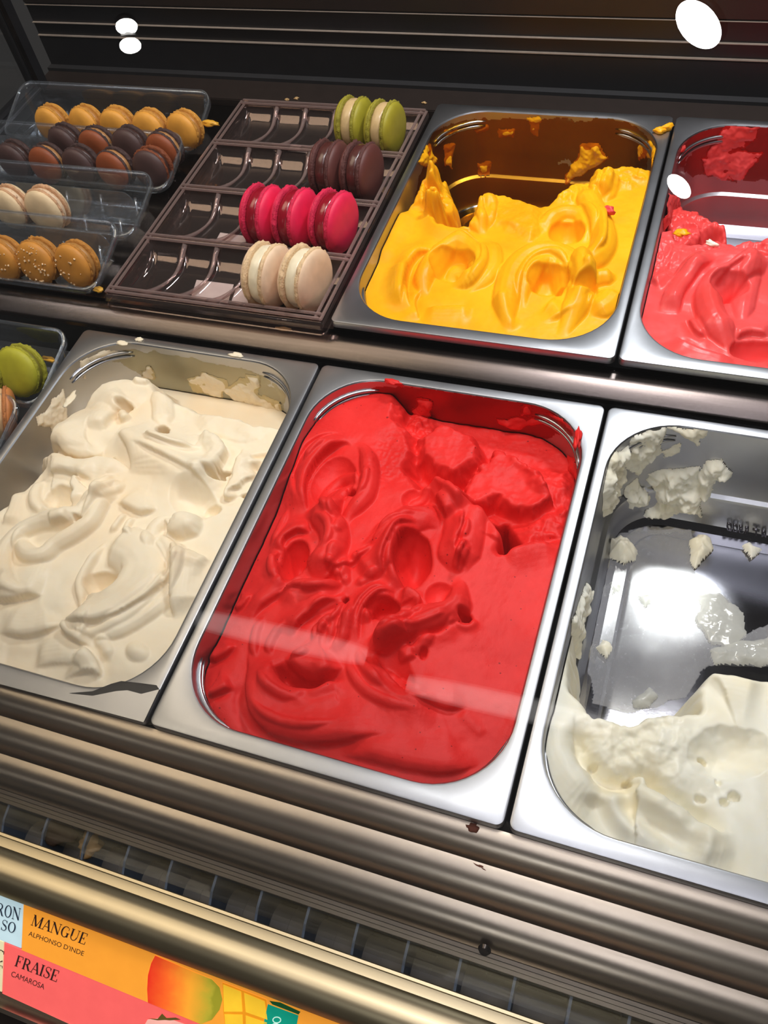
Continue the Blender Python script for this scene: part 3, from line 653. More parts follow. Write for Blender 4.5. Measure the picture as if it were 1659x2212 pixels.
    f.lip([(-40, 1395), (150, 1425), (350, 1395), (480, 1320)], 0.005, 0.016, 1, r=0.005); f.ridge([(-40, 1560), (120, 1570), (300, 1560)], -0.003, 0.010); f.lip([(200, 1640), (400, 1620), (560, 1640), (640, 1720)], 0.003, 0.02, 1, r=.008)
    f.tube([(1280, 520), (1160, 610), (1125, 720), (1140, 800)], 0.005, 0.007); f.tube([(1250, 620), (1215, 700), (1270, 790), (1310, 900), (1270, 1010)], 0.006, 0.007); f.tube([(1320, 720), (1340, 800), (1330, 900)], .005, .006)
    f.bowl((1390, 590), 0.0145, 0.0150, -0.010, 0, 0.8, 0.006); f.lip([(1220, 560), (1250, 620), (1230, 700)], .004, .008, 1, r=.002)
    f.lip([(1410, 750), (1330, 890), (1290, 1050), (1270, 1180), (1290, 1300)], 0.008, 0.020, 1, r=0.005); f.lip([(1380, 790), (1480, 830), (1580, 860)], 0.004, 0.012, -1, r=0.003)
    f.tube([(945, 500), (880, 590), (815, 670)], 0.004, 0.0035); f.tube([(1010, 520), (945, 630), (980, 680), (1010, 720)], 0.004, 0.0035)
    return f.build('cream_gelato', M['cream'])

def yellow_gelato():
    f = Field(0, 0.389, UZ, -0.017); f.lv = -0.014; f.T = R4
    f.h += 0.006 * np.exp(-(((f.X - 0.14) / 0.08) ** 2 + ((f.Y - 0.12) / 0.09) ** 2))
    f.swirl(0.0025, 18, 51); f.swirl(0.0008, 55, 53); f.swirl(0.00025, 150, 55)
    f.poly([(300, 500), (385, 455), (440, 345), (500, 360), (508, 480), (525, 510), (560, 555), (645, 560), (662, 475), (740, 412), (870, 430), (960, 470), (1000, 452), (1100, 372), (1200, 345), (1260, 285), (1480, 285), (1600, 150), (1500, -40), (600, -40), (350, 250)], target=-0.125, soft=0.012, warp=0.007, wscale=70, seed=53)
    f.poly([(505, 300), (560, 285), (595, 330), (625, 420), (590, 500), (500, 520)], add=0.100, soft=0.010, warp=0.009, seed=55, rough=0.006)
    f.poly([(400, 470), (380, 440), (440, 340), (500, 350), (505, 440), (470, 480)], add=0.010, soft=0.008, warp=0.008, seed=56, rough=0.007)
    f.poly([(670, 480), (740, 400), (860, 430), (1000, 455), (980, 600), (940, 640), (780, 560), (760, 500)], add=0.007, soft=0.008, warp=0.008, seed=57, rough=0.004, ridged=False)
    f.poly([(1010, 450), (1110, 365), (1260, 290), (1480, 285), (1470, 360), (1300, 400), (1200, 450), (1100, 470)], add=0.004, soft=0.008, warp=0.009, seed=58, rough=0.008)
    f.tube([(700, 440), (690, 500), (710, 570), (740, 620)], 0.008, 0.010); f.tube([(760, 430), (750, 520), (730, 600)], 0.007, 0.010)
    f.lip([(545, 500), (520, 550), (560, 590), (640, 610), (720, 640)], 0.006, 0.012, -1, r=0.003)
    f.tube([(590, 520), (620, 560), (690, 590)], 0.004, 0.008)
    f.bowl((590, 760), 0.024, 0.020, 0.012, -20, 0.6)
    f.lip([(400, 960), (382, 860), (390, 770), (440, 700), (530, 682)], 0.007, 0.014, 1, r=0.004)
    f.tube([(460, 900), (460, 800), (520, 710), (610, 665), (690, 700), (705, 770), (660, 830), (580, 850)], 0.010, 0.011, e=(0.2, 0.12))
    f.tube([(560, 780), (600, 740), (650, 770), (620, 830)], 0.004, 0.008)
    f.tube([(700, 640), (760, 680), (770, 760), (720, 830), (640, 880)], 0.006, 0.011)
    f.lip([(460, 940), (560, 945), (690, 945)], 0.004, 0.014, -1, r=0.004); f.lip([(440, 1000), (420, 920), (450, 860)], 0.003, 0.01, 1)
    f.bowl((1030, 830), 0.020, 0.018, 0.012, 20, 0.6)
    f.tube([(850, 1060), (835, 920), (870, 790), (950, 715), (1060, 700), (1160, 760), (1190, 860), (1150, 950)], 0.009, 0.013, e=(0.2, 0.2))
    f.tube([(910, 960), (920, 850), (980, 760), (1060, 745), (1095, 820), (1110, 910)], 0.007, 0.009)
    f.lip([(960, 860), (1000, 790), (1060, 790)], 0.004, 0.008, 1); f.bowl((1080, 860), 0.006, 0.010, 0.008)
    f.ridge([(800, 900), (830, 980), (880, 1050)], 0.004, 0.006); f.ridge([(1020, 930), (1060, 950), (1090, 1000)], 0.006, 0.009)
    f.bowl((1115, 600), 0.018, 0.018, 0.012, 0, 0.6)
    f.tube([(1010, 620), (1030, 550), (1100, 510), (1180, 520), (1210, 580), (1180, 660)], 0.007, 0.010)
    f.tube([(1180, 400), (1230, 480), (1270, 560), (1285, 650), (1250, 720), (1190, 770), (1180, 880), (1140, 980), (1085, 1080)], 0.011, 0.013, e=(0.1, 0.2))
    f.tube([(1280, 330), (1270, 400), (1250, 450)], 0.009, 0.012); f.tube([(1320, 330), (1310, 400), (1280, 460)], 0.006, 0.009)
    f.lip([(1290, 500), (1300, 600), (1290, 690), (1230, 740)], 0.004, 0.008, -1)
    f.bowl((1200, 870), 0.012, 0.008, 0.010, 30, .6); f.tube([(1190, 850), (1250, 815), (1350, 800)], 0.008, 0.010); f.tube([(1350, 860), (1290, 930), (1210, 970)], 0.008, 0.014)
    f.lip([(390, 740), (370, 840), (360, 940)], 0.004, 0.012, -1, r=0.004); f.ridge([(380, 480), (330, 600), (270, 740)], 0.006, 0.012)
    return f.build('mango_gelato', M['yellow'])

def pink_gelato():
    f = Field(PITCH, 0.389, UZ, -0.014); f.lv = -0.012; f.T = R5
    f.swirl(0.004, 20, 71)
    f.poly([(480, 760), (560, 830), (690, 800), (760, 900), (850, 905), (960, 880), (1130, 890), (1330, 850), (1700, 840), (1700, 0), (600, 0), (500, 500)], target=-0.125, soft=0.016, warp=0.009, wscale=60, seed=73)
    f.poly([(560, 520), (720, 480), (860, 490), (1060, 600), (1130, 600), (1140, 720), (1070, 760), (1000, 690), (850, 800), (760, 830), (640, 800)], target=-0.050, soft=0.012, warp=0.009, seed=75, rough=0.010)
    f.poly([(760, 900), (1000, 870), (1330, 860), (1500, 900), (1400, 1080), (1100, 1060), (850, 1060), (700, 1000)], add=-0.006, soft=0.012, warp=0.010, seed=77, rough=0.008)
    f.poly([(520, 960), (620, 900), (720, 1000), (680, 1160), (500, 1260), (470, 1150)], add=-0.004, soft=0.012, warp=0.010, seed=78, rough=0.008)
    f.lip([(620, 1240), (720, 1150), (840, 1090), (1000, 1050), (1200, 1060), (1400, 1120)], 0.009, 0.022, -1, r=0.006)
    f.tube([(1330, 1100), (1190, 1180), (1080, 1240), (970, 1290), (910, 1370), (925, 1480), (1000, 1620), (1090, 1740)], 0.012, 0.013, e=(0.15, 0.2))
    f.bowl((1050, 1330), 0.018, 0.014, 0.010, 30, .6); f.lip([(930, 1330), (1010, 1270), (1110, 1210), (1200, 1190)], 0.003, 0.008, 1)
    f.tube([(1240, 1120), (1190, 1280), (1160, 1420), (1140, 1560)], 0.006, 0.010)
    f.lip([(560, 1470), (600, 1330), (700, 1220), (840, 1130)], 0.004, 0.02, -1, r=0.008); f.lip([(700, 1500), (740, 1360), (840, 1230), (960, 1140)], 0.005, 0.014, 1, r=0.006)
    f.lip([(760, 1520), (820, 1620), (900, 1660)], 0.004, 0.010, 1); f.lip([(680, 1640), (800, 1720), (950, 1770), (1120, 1800)], 0.004, 0.012, -1)
    f.bowl((1250, 1730), 0.022, 0.014, 0.014, 10, 0.6); f.lip([(1090, 1660), (1200, 1620), (1350, 1640)], 0.004, 0.012, 1)
    f.lip([(480, 1260), (560, 1210), (640, 1180)], 0.005, 0.008, -1, warp=0.006)
    f.swirl(0.002, 40, 72)
    return f.build('pink_gelato', M['pink'])

def white_gelato():
    f = Field(PITCH, 0, 0, -0.016); f.lv = -0.014; f.T = R8
    f.swirl(0.004, 16, 91); f.swirl(0.0012, 55, 93)
    f.poly([(-100, 900), (345, 960), (350, 1100), (340, 1260), (380, 1300), (430, 1360), (570, 1395), (700, 1345), (830, 1330), (850, 1230), (900, 1175), (1000, 1185), (1200, 1200), (1700, 1300), (2000, 300), (1600, -100), (400, -100)], target=-0.125, soft=0.010, warp=0.006, wscale=60, seed=93)
    f.T = U3
    f.poly([(430, 480), (640, 440), (760, 500), (1000, 420), (1150, 600), (1160, 900), (1080, 1090), (900, 960), (640, 960), (480, 860), (380, 700)], add=0.002, soft=0.014, warp=0.010, seed=95, rough=0.013, rscale=75, ridged=False)
    f.ridge([(400, 520), (400, 700), (470, 850), (600, 950), (760, 960), (880, 990), (1100, 1130), (1220, 1240), (1380, 1300)], -0.014, 0.0075, e=(.2, .2), warp=.007)
    f.lip([(640, 985), (810, 925), (875, 1005), (1000, 1060), (1110, 1125), (1200, 1230), (1330, 1290), (1450, 1320)], 0.011, 0.022, -1, r=0.005, warp=0.005)
    f.ridge([(480, 1030), (520, 1180), (620, 1330), (760, 1430)], -0.008, 0.008); f.ridge([(660, 1010), (780, 1160), (980, 1300), (1260, 1430)], -0.011, 0.009)
    f.ridge([(580, 990), (640, 1150), (780, 1310), (1000, 1430)], 0.004, 0.006)
    f.lip([(350, 480), (345, 640), (380, 780), (470, 900), (580, 970)], 0.006, 0.022, -1, r=.006)
    f.lip([(1180, 230), (1300, 175), (1500, 200), (1659, 240)], 0.005, 0.025, -1, r=.008)
    f.bowl((1400, 760), 0.028, 0.020, 0.008, 20, 1.0, .006)
    f.poly([(1180, 780), (1340, 760), (1480, 960), (1450, 1100), (1300, 1120), (1200, 1050)], add=-0.004, soft=.012, warp=.012, seed=97, rough=.006, rscale=80, ridged=False)
    for c, r in (((1220, 1055), .004), ((1440, 1060), .005), ((1375, 1090), .005), ((1240, 800), .004), ((1340, 960), .003), ((720, 945), .004), ((480, 830), .004)): f.bowl(c, r * .85, r * .7, r * 1.3, 0, 1.0, .005)
    return f.build('white_gelato', M['white'])

g_red = tag(red_gelato(), 'bright red raspberry ice cream with swirled folds and a scooped rear corner', 'ice cream')
g_cream = tag(cream_gelato(), 'creamy off-white ice cream in thick swirls, left of the red one', 'ice cream')
g_yellow = tag(yellow_gelato(), 'mango yellow ice cream with curled folds, scooped out at the rear', 'ice cream')
g_pink = tag(pink_gelato(), 'coral pink ice cream in the rear right pan', 'ice cream')
g_white = tag(white_gelato(), 'white ice cream remnant at the front of a nearly empty pan', 'ice cream')

# made-up step in the cream pan's rim: added strip, black plate as its shadow gap
def rim_plate(P, z, th, name, mat):
    c = [Vector(at(*p, z=z)) - pan_cream.location for p in P]; n = len(c); v = c + [q - Vector((0, 0, th)) for q in c]
    auto(obj(name, mesh_from(name, v, [tuple(range(n - 1, -1, -1)), tuple(range(n, 2 * n))] + [(i, (i + 1) % n, (i + 1) % n + n, i + n) for i in range(n)]), mat, pan_cream), 30)
rim_plate([(-40, 1467), (310, 1560), (344, 1489), (305, 1499), (275, 1491), (250, 1493), (200, 1503), (150, 1498), (0, 1449), (-60, 1430)], 0.0010, 0.0012, 'rim_strip', M['steel'])
rim_plate([(344, 1489), (338, 1480), (300, 1475), (262, 1471), (240, 1477), (200, 1493), (150, 1497), (200, 1504), (250, 1494), (275, 1492), (305, 1500)], 0.0007, 0.0009, 'rim_crack', M['black'])
# smears of ice cream left on the inside of the pan walls
def wall_xy(s, dz, off):
    """Point at arc length s along the opening of a pan (from the left front corner up the left side, along the back, down the right side)."""
    ins = wall_inset(dz) + off + 0.0042 * np.clip((dz - 0.0735) / 0.003, 0, 1) + 0.004 * np.clip((dz - 0.100) / 0.008, 0, 1); x0, x1, y0, y1 = OX0 + ins, OX1 - ins, OY0 + ins, OY1 - ins; r = OR - ins
    LS = (y1 - r) - (OY0 + OR); A = math.pi / 2 * OR; LB = (OX1 - OX0) - 2 * OR
    s1 = np.clip(s, 0, LS); a = np.clip((s - LS) / A, 0, 1) * (math.pi / 2); s3 = np.clip(s - LS - A, 0, LB); b = np.clip((s - LS - A - LB) / A, 0, 1) * (math.pi / 2); s5 = np.clip(s - LS - 2 * A - LB, 0, LS)
    k = s
    X = np.where(k <= LS, x0, np.where(k <= LS + A, x0 + r - r * np.cos(a), np.where(k <= LS + A + LB, x0 + r + s3 * (x1 - x0 - 2 * r) / LB, np.where(k <= LS + 2 * A + LB, x1 - r + r * np.sin(b), x1))))
    Y = np.where(k <= LS, OY0 + OR + s1, np.where(k <= LS + A, y1 - r + r * np.sin(a), np.where(k <= LS + A + LB, y1, np.where(k <= LS + 2 * A + LB, y1 - r + r * np.cos(b), y1 - r - s5))))
    return X, Y
def wall_sz(o, p):
    """Where the view ray through pixel p meets the wall: arc length, depth."""
    best = None; d = ray(*p); s = np.linspace(0, 0.70, 900)
    for dz in np.linspace(0.0, 0.108, 55):
        X, Y = wall_xy(s, dz, 0); k = (o[2] - dz - CAM[2]) / d[2]; q = CAM + d * k - np.array(o)
        e = np.hypot(X - q[0], Y - q[1]); i = e.argmin()
        if best is None or e[i] < best[0]: best = (e[i], s[i], dz)
    return best[1], best[2]
def smear(parent, T, blobs, mat, seed, scale=90, name='wall_smear'):
    st = 0.0011; s = np.arange(0.0, 0.66, st); z = np.arange(0.0005, 0.108, st); S, Z = np.meshgrid(s, z, indexing='ij'); h = np.full(S.shape, -0.004)
    o = parent.location
    for P, th in blobs:
        Q = np.array([wall_sz(tuple(o), T(p)) for p in P])
        w = 0.010; X = S + w * fbm(S, Z, 90, 5, seed); Y = Z + w * fbm(S, Z, 90, 5, seed + 7)
        D = np.full(S.shape, 1e9); ins = np.zeros(S.shape, bool)
        for i in range(len(Q)):
            a, b = Q[i], Q[(i + 1) % len(Q)]; e = b - a; t = np.clip(((X - a[0]) * e[0] + (Y - a[1]) * e[1]) / (e @ e + 1e-14), 0, 1)
            D = np.minimum(D, np.hypot(X - a[0] - t * e[0], Y - a[1] - t * e[1]))
            ins ^= ((a[1] > Y) != (b[1] > Y)) & (X < (b[0] - a[0]) * (Y - a[1]) / (b[1] - a[1] + 1e-15) + a[0])
        sd = np.where(ins, D, -D)
        h = np.maximum(h, np.clip(th * 0.9 * np.sqrt(np.clip(sd / (0.001 + th), 0, 1)) * (0.85 + 2.2 * fbm(S, Z, scale, 5, seed + 3)), 0, None) - 0.0003 + np.where(sd > 0, 0, -0.004))
    ok = h > 0
    X, Y = wall_xy(S, Z, np.clip(h, 0.0, None) - 0.0006)
    q = ok[:-1, :-1] | ok[1:, :-1] | ok[1:, 1:] | ok[:-1, 1:]; q &= ~((h[:-1, :-1] < -0.003) & (h[1:, 1:] < -0.003))
    use = np.zeros(h.shape, bool); use[:-1, :-1] |= q; use[1:, :-1] |= q; use[1:, 1:] |= q; use[:-1, 1:] |= q
    idx = -np.ones(h.shape, int); idx[use] = np.arange(use.sum())
    V = np.stack([X[use], Y[use], -Z[use]], 1); F = np.stack([idx[:-1, :-1][q], idx[:-1, 1:][q], idx[1:, 1:][q], idx[1:, :-1][q]], 1)
    if len(F) == 0: return
    o2 = obj(name, mesh_from(name, V, F.tolist()), mat, parent); o2['kind'] = 'stuff'; return o2
smear(g_yellow, R4, [
    ([(470, 190), (490, 180), (500, 240), (520, 280), (470, 300), (435, 270)], .005), ([(550, 200), (600, 195), (590, 300), (560, 300)], .004),
    ([(1180, 200), (1250, 195), (1300, 260), (1200, 330), (1100, 380), (1150, 280)], .005), ([(1440, 200), (1500, 180), (1500, 300), (1440, 260)], .003),
    ([(550, 125), (620, 120), (620, 145), (560, 150)], .0025), ([(700, 135), (745, 105), (750, 120), (715, 150)], .002), ([(800, 125), (880, 125), (870, 165), (800, 160)], .0018),
    ([(930, 90), (990, 75), (980, 150), (950, 140)], .0018), ([(700, 290), (770, 280), (760, 330), (710, 330)], .003)], M['yellow'], 61)
smear(g_pink, R5, [
    ([(1050, 170), (1110, 130), (1280, 125), (1260, 230), (1160, 330), (1060, 380), (960, 400), (880, 420), (980, 250)], .003),
    ([(860, 400), (1050, 350), (1280, 360), (1220, 470), (1150, 540), (1000, 560), (900, 500)], .004), ([(720, 310), (760, 310), (750, 350), (720, 355)], .003),
    ([(600, 650), (720, 680), (720, 900), (600, 900), (560, 820)], .004)], M['pink'], 81)
smear(g_red, T2, [
    ([(1140, 190), (1220, 175), (1230, 250), (1150, 270)], .003), ([(980, 290), (1100, 290), (1200, 270), (1350, 300), (1360, 330), (1200, 340), (1080, 350), (990, 310)], .003),
    ([(1270, 230), (1440, 260), (1540, 380), (1480, 330), (1380, 280)], .003), ([(180, 0), (300, 40), (290, 60), (170, 30)], .002), ([(1420, 560), (1530, 590), (1540, 720), (1480, 700)], .004), ([(380, 140), (500, 150), (500, 300), (400, 360)], .005)], M['red'], 83)
smear(g_cream, R6, [
    ([(400, 230), (480, 190), (600, 185), (540, 220), (450, 240), (420, 330)], .0015), ([(240, 460), (320, 370), (330, 480), (340, 520), (300, 600), (250, 560), (190, 560), (180, 520)], .003),
    ([(940, 320), (1010, 290), (1120, 320), (1110, 420), (960, 380)], .002), ([(1110, 370), (1230, 300), (1300, 310), (1280, 400), (1400, 450), (1400, 490), (1250, 480), (1160, 420)], .0035), ([(700, 280), (760, 270), (770, 320), (720, 320)], .004)], M['cream'], 85)
smear(g_white, R8, [
    ([(580, 190), (720, 130), (700, 260), (640, 300), (590, 360), (550, 330)], 0.0068), ([(720, 120), (780, 130), (900, 150), (890, 200), (850, 230), (790, 180)], 0.0051), ([(480, 280), (560, 230), (540, 380), (500, 400), (480, 520), (450, 540), (450, 440)], 0.0076),
    ([(700, 260), (800, 220), (790, 260), (700, 290)], 0.0034), ([(880, 290), (960, 280), (990, 330), (1000, 360), (940, 370), (900, 470), (850, 440)], 0.0119), ([(640, 360), (760, 330), (860, 320), (870, 420), (870, 540), (800, 510), (730, 570), (640, 570), (690, 470)], 0.0102),
    ([(535, 430), (590, 370), (650, 440), (640, 480), (570, 490)], 0.0119), ([(300, 1000), (380, 820), (400, 860), (360, 1000), (340, 1150)], 0.0051)], M['white'], 87, 120)

smear(g_yellow, R4, [([(480, 140), (700, 85), (1400, 95), (1495, 200), (1470, 330), (1100, 560), (900, 640), (600, 660), (420, 440)], .0022)], M['film_yellow'], 161, 40, 'wall_film')
smear(g_pink, R5, [([(760, 220), (1000, 140), (1500, 140), (1500, 540), (1100, 560), (800, 520), (700, 420)], .0016)], M['film_pink'], 163, 40, 'wall_film')
smear(g_red, T2, [([(60, 60), (700, 70), (1300, 190), (1520, 420), (1100, 480), (500, 400), (200, 200)], .0016)], M['film_red'], 165, 40, 'wall_film')
smear(g_cream, R6, [([(500, 200), (800, 195), (1250, 290), (1420, 400), (1400, 480), (1100, 460), (800, 380)], .0016)], M['film_cream'], 167, 40, 'wall_film')
# lumps and melted film on the bottom of the nearly empty pan
def bottom_patch(parent, T, P, th, mat, name, seed, z0=-0.1118, lump=0.0):
    o = parent.location; Q = np.array([at(*T(p), z=o[2] + z0)[:2] - np.array(o[:2]) for p in P]); st = 0.0010
    x = np.arange(max(OX0 + .012, Q[:, 0].min() - .006), min(OX1 - .012, Q[:, 0].max() + .006), st); y = np.arange(max(OY0 + .012, Q[:, 1].min() - .006), min(OY1 - .012, Q[:, 1].max() + .006), st)
    X, Y = np.meshgrid(x, y, indexing='ij'); Xw = X + .009 * fbm(X, Y, 60, 4, seed); Yw = Y + .009 * fbm(X, Y, 60, 4, seed + 4)
    D = np.full(X.shape, 1e9); ins = np.zeros(X.shape, bool)
    for i in range(len(Q)):
        a, b = Q[i], Q[(i + 1) % len(Q)]; e = b - a; t = np.clip(((Xw - a[0]) * e[0] + (Yw - a[1]) * e[1]) / (e @ e + 1e-14), 0, 1)
        D = np.minimum(D, np.hypot(Xw - a[0] - t * e[0], Yw - a[1] - t * e[1])); ins ^= ((a[1] > Yw) != (b[1] > Yw)) & (Xw < (b[0] - a[0]) * (Yw - a[1]) / (b[1] - a[1] + 1e-15) + a[0])
    sd = np.where(ins, D, -D); h = th * np.sqrt(np.clip(sd / (0.004 + lump), 0, 1)) * (1 + 1.2 * fbm(X, Y, 110, 4, seed + 9))
    ok = sd > -0.0005; q = ok[:-1, :-1] & ok[1:, :-1] & ok[1:, 1:] & ok[:-1, 1:]
    use = np.zeros(h.shape, bool); use[:-1, :-1] |= q; use[1:, :-1] |= q; use[1:, 1:] |= q; use[:-1, 1:] |= q
    idx = -np.ones(h.shape, int); idx[use] = np.arange(use.sum()); V = np.stack([X[use], Y[use], h[use] + z0 + 0.0002], 1)
    F = np.stack([idx[:-1, :-1][q], idx[1:, :-1][q], idx[1:, 1:][q], idx[:-1, 1:][q]], 1)
    return obj(name, mesh_from(name, V, F.tolist()), mat, parent)
bottom_patch(g_yellow, R4, [(380, 430), (640, 330), (1000, 360), (1200, 420), (1000, 640), (500, 640)], .0006, M['film_yellow'], 'melted_film', 103)
bottom_patch(g_white, R8, [(430, 640), (560, 590), (830, 600), (860, 800), (1000, 900), (1060, 1040), (1180, 1000), (1180, 1180), (900, 1180), (820, 1330), (560, 1390), (400, 1340), (350, 1000)], 0.0012, M['film'], 'melted_film', 101)
for i, (P, th) in enumerate((([(465, 640), (530, 620), (590, 680), (590, 720), (540, 750), (475, 720)], .014), ([(820, 650), (860, 610), (910, 640), (915, 680), (850, 760), (820, 720)], .010), ([(1050, 670), (1080, 650), (1110, 680), (1150, 690), (1090, 720)], .008), ([(410, 1110), (450, 1070), (490, 1110), (460, 1160)], .010), ([(580, 1330), (640, 1280), (690, 1320), (660, 1370), (590, 1370)], .008),
    ([(600, 880), (660, 870), (670, 910), (620, 930)], .005), ([(850, 880), (960, 860), (1060, 960), (1060, 1050), (1010, 1110), (900, 1080), (860, 1000)], .006), ([(900, 1120), (1050, 1080), (1180, 1060), (1180, 1190), (930, 1180)], .012), ([(470, 830), (520, 810), (530, 870), (490, 890)], .006))):
    bottom_patch(g_white, R8, P, th * (0.5 if i in (6, 7) else 1), M['slush'] if i in (4, 5, 6, 7, 8) else M['white'], 'leftover_lump', 110 + i * 5, lump=.004)

# ------------------------------------------------------------------ macaron trays
def tub_loops(x0, x1, y0, y1, zf, zr, zb, r=0.016):
    def L(ins, dz, rr, flat=None):
        out = []
        for x, y in rrect(x0 + ins, x1 - ins, y0 + ins, y1 - ins, max(rr, 0.003), 8):
            t = min(1, max(0, (y - y0) / (y1 - y0))); z = zf + (zr - zf) * t ** 1.3 + dz
            out.append((x, y, z if flat is None else flat))
        return out
    return [L(-0.0005, -0.005, r + .001), L(0, -0.0012, r), L(0.001, 0.0, r), L(0.0036, 0.0, r - .003), L(0.0046, -0.0014, r - .004), L(0.006, -0.007, r - .005), L(0.012, 0, r - .006, zb + .003), L(0.016, 0, r - .008, zb)]
def divider(x0, x1, y, zb, zt, r=0.015, lean=0.010):
    v, f = [], []; P = [(x0, zb), (x0, zt - r)]
    for i in range(1, 9):
        a = math.pi - math.pi / 2 * i / 8; P.append((x0 + r + r * math.cos(a), zt - r + r * math.sin(a)))
    for i in range(0, 9):
        a = math.pi / 2 - math.pi / 2 * i / 8; P.append((x1 - r + r * math.cos(a), zt - r + r * math.sin(a)))
    P.append((x1, zb)); n = len(P)
    for s in (0.0, 0.0011):
        for x, z in P: v.append((x, y + s + (z - zb) * lean / (zt - zb), z))
    f = [tuple(range(n)), tuple(range(2 * n - 1, n - 1, -1))] + [(i, (i + 1) % n, (i + 1) % n + n, i + n) for i in range(n)]
    return v, f
def clear_tray(x0, x1, y0, y1, zf, zr, zb, label, divs=(), name='clear_tray', ribs=True, xr0=None):
    t = empty(name, ((x0 + x1) / 2, (y0 + y1) / 2, zb)); tag(t, label, 'tray', 'clear plastic macaron trays')
    def loc(m): return ([Vector(p) - t.location for p in m[0]], m[1])
    auto(obj('tub', mesh_from('tub', *loc(loft(tub_loops(x0, x1, y0, y1, zf, zr, zb)))), M['plastic'], t), 40)
    auto(obj('rim_wire', mesh_from('rim_wire', *loc(tube_mesh([p for p in tub_loops(x0, x1, y0, y1, zf, zr, zb)[2]] + [tub_loops(x0, x1, y0, y1, zf, zr, zb)[2][0]], 0.0011, 6, False))), M['plastic'], t), 60)
    for yy, zt in divs:
        auto(obj('divider', mesh_from('divider', *loc(divider(x0 + .012, x1 - .012, yy, zb + .002, zt))), M['plastic'], t), 40)
    if ribs:
        for yy in [y1 - 0.010] + [d[0] - .002 for d in divs]:
            x = x1 - 0.030
            while x > max(x0 + .02, xr0 or -9):
                P = [(x, yy, zb + .004), (x, yy - .003, zb + .010), (x + .003, yy - .006, zb + .015), (x + .006, yy - .012, zb + .012), (x + .009, yy - .020, zb + .004)]
                obj('rib', mesh_from('rib', *loc(tube_mesh(catmull(P, 3), 0.0016, 6))), M['plastic'], t); x -= 0.045
    return t
SZ = 0.0082
clear_tray(-0.53, -0.2595, 0.630, 0.705, 0.024, 0.052, SZ, 'rearmost clear tray at the left, holding the row of yellow macarons')
clear_tray(-0.53, -0.2595, 0.556, 0.628, 0.022, 0.046, SZ, 'clear tray at the left with two rows of chocolate macarons', [(0.596, 0.040)])
clear_tray(-0.53, -0.2595, 0.474, 0.552, 0.022, 0.047, SZ, 'clear tray at the left with two pale speckled macarons', [(0.508, 0.044)])
clear_tray(-0.53, -0.2595, 0.391, 0.470, 0.020, 0.045, SZ, 'front clear tray on the upper shelf with golden nut-sprinkled macarons', [(0.448, 0.036)])
part('side_ledge', box_bm(XL, -0.2655, -0.004, 0.36, -0.044, -0.040), M['well'])
clear_tray(-0.53, -0.2655, 0.262, 0.345, -0.012, 0.010, -0.0395, 'clear tray beside the cream ice cream pan, holding lime green macarons')
clear_tray(-0.53, -0.2655, 0.165, 0.254, -0.012, 0.010, -0.0395, 'clear tray beside the cream ice cream pan, holding an orange macaron')

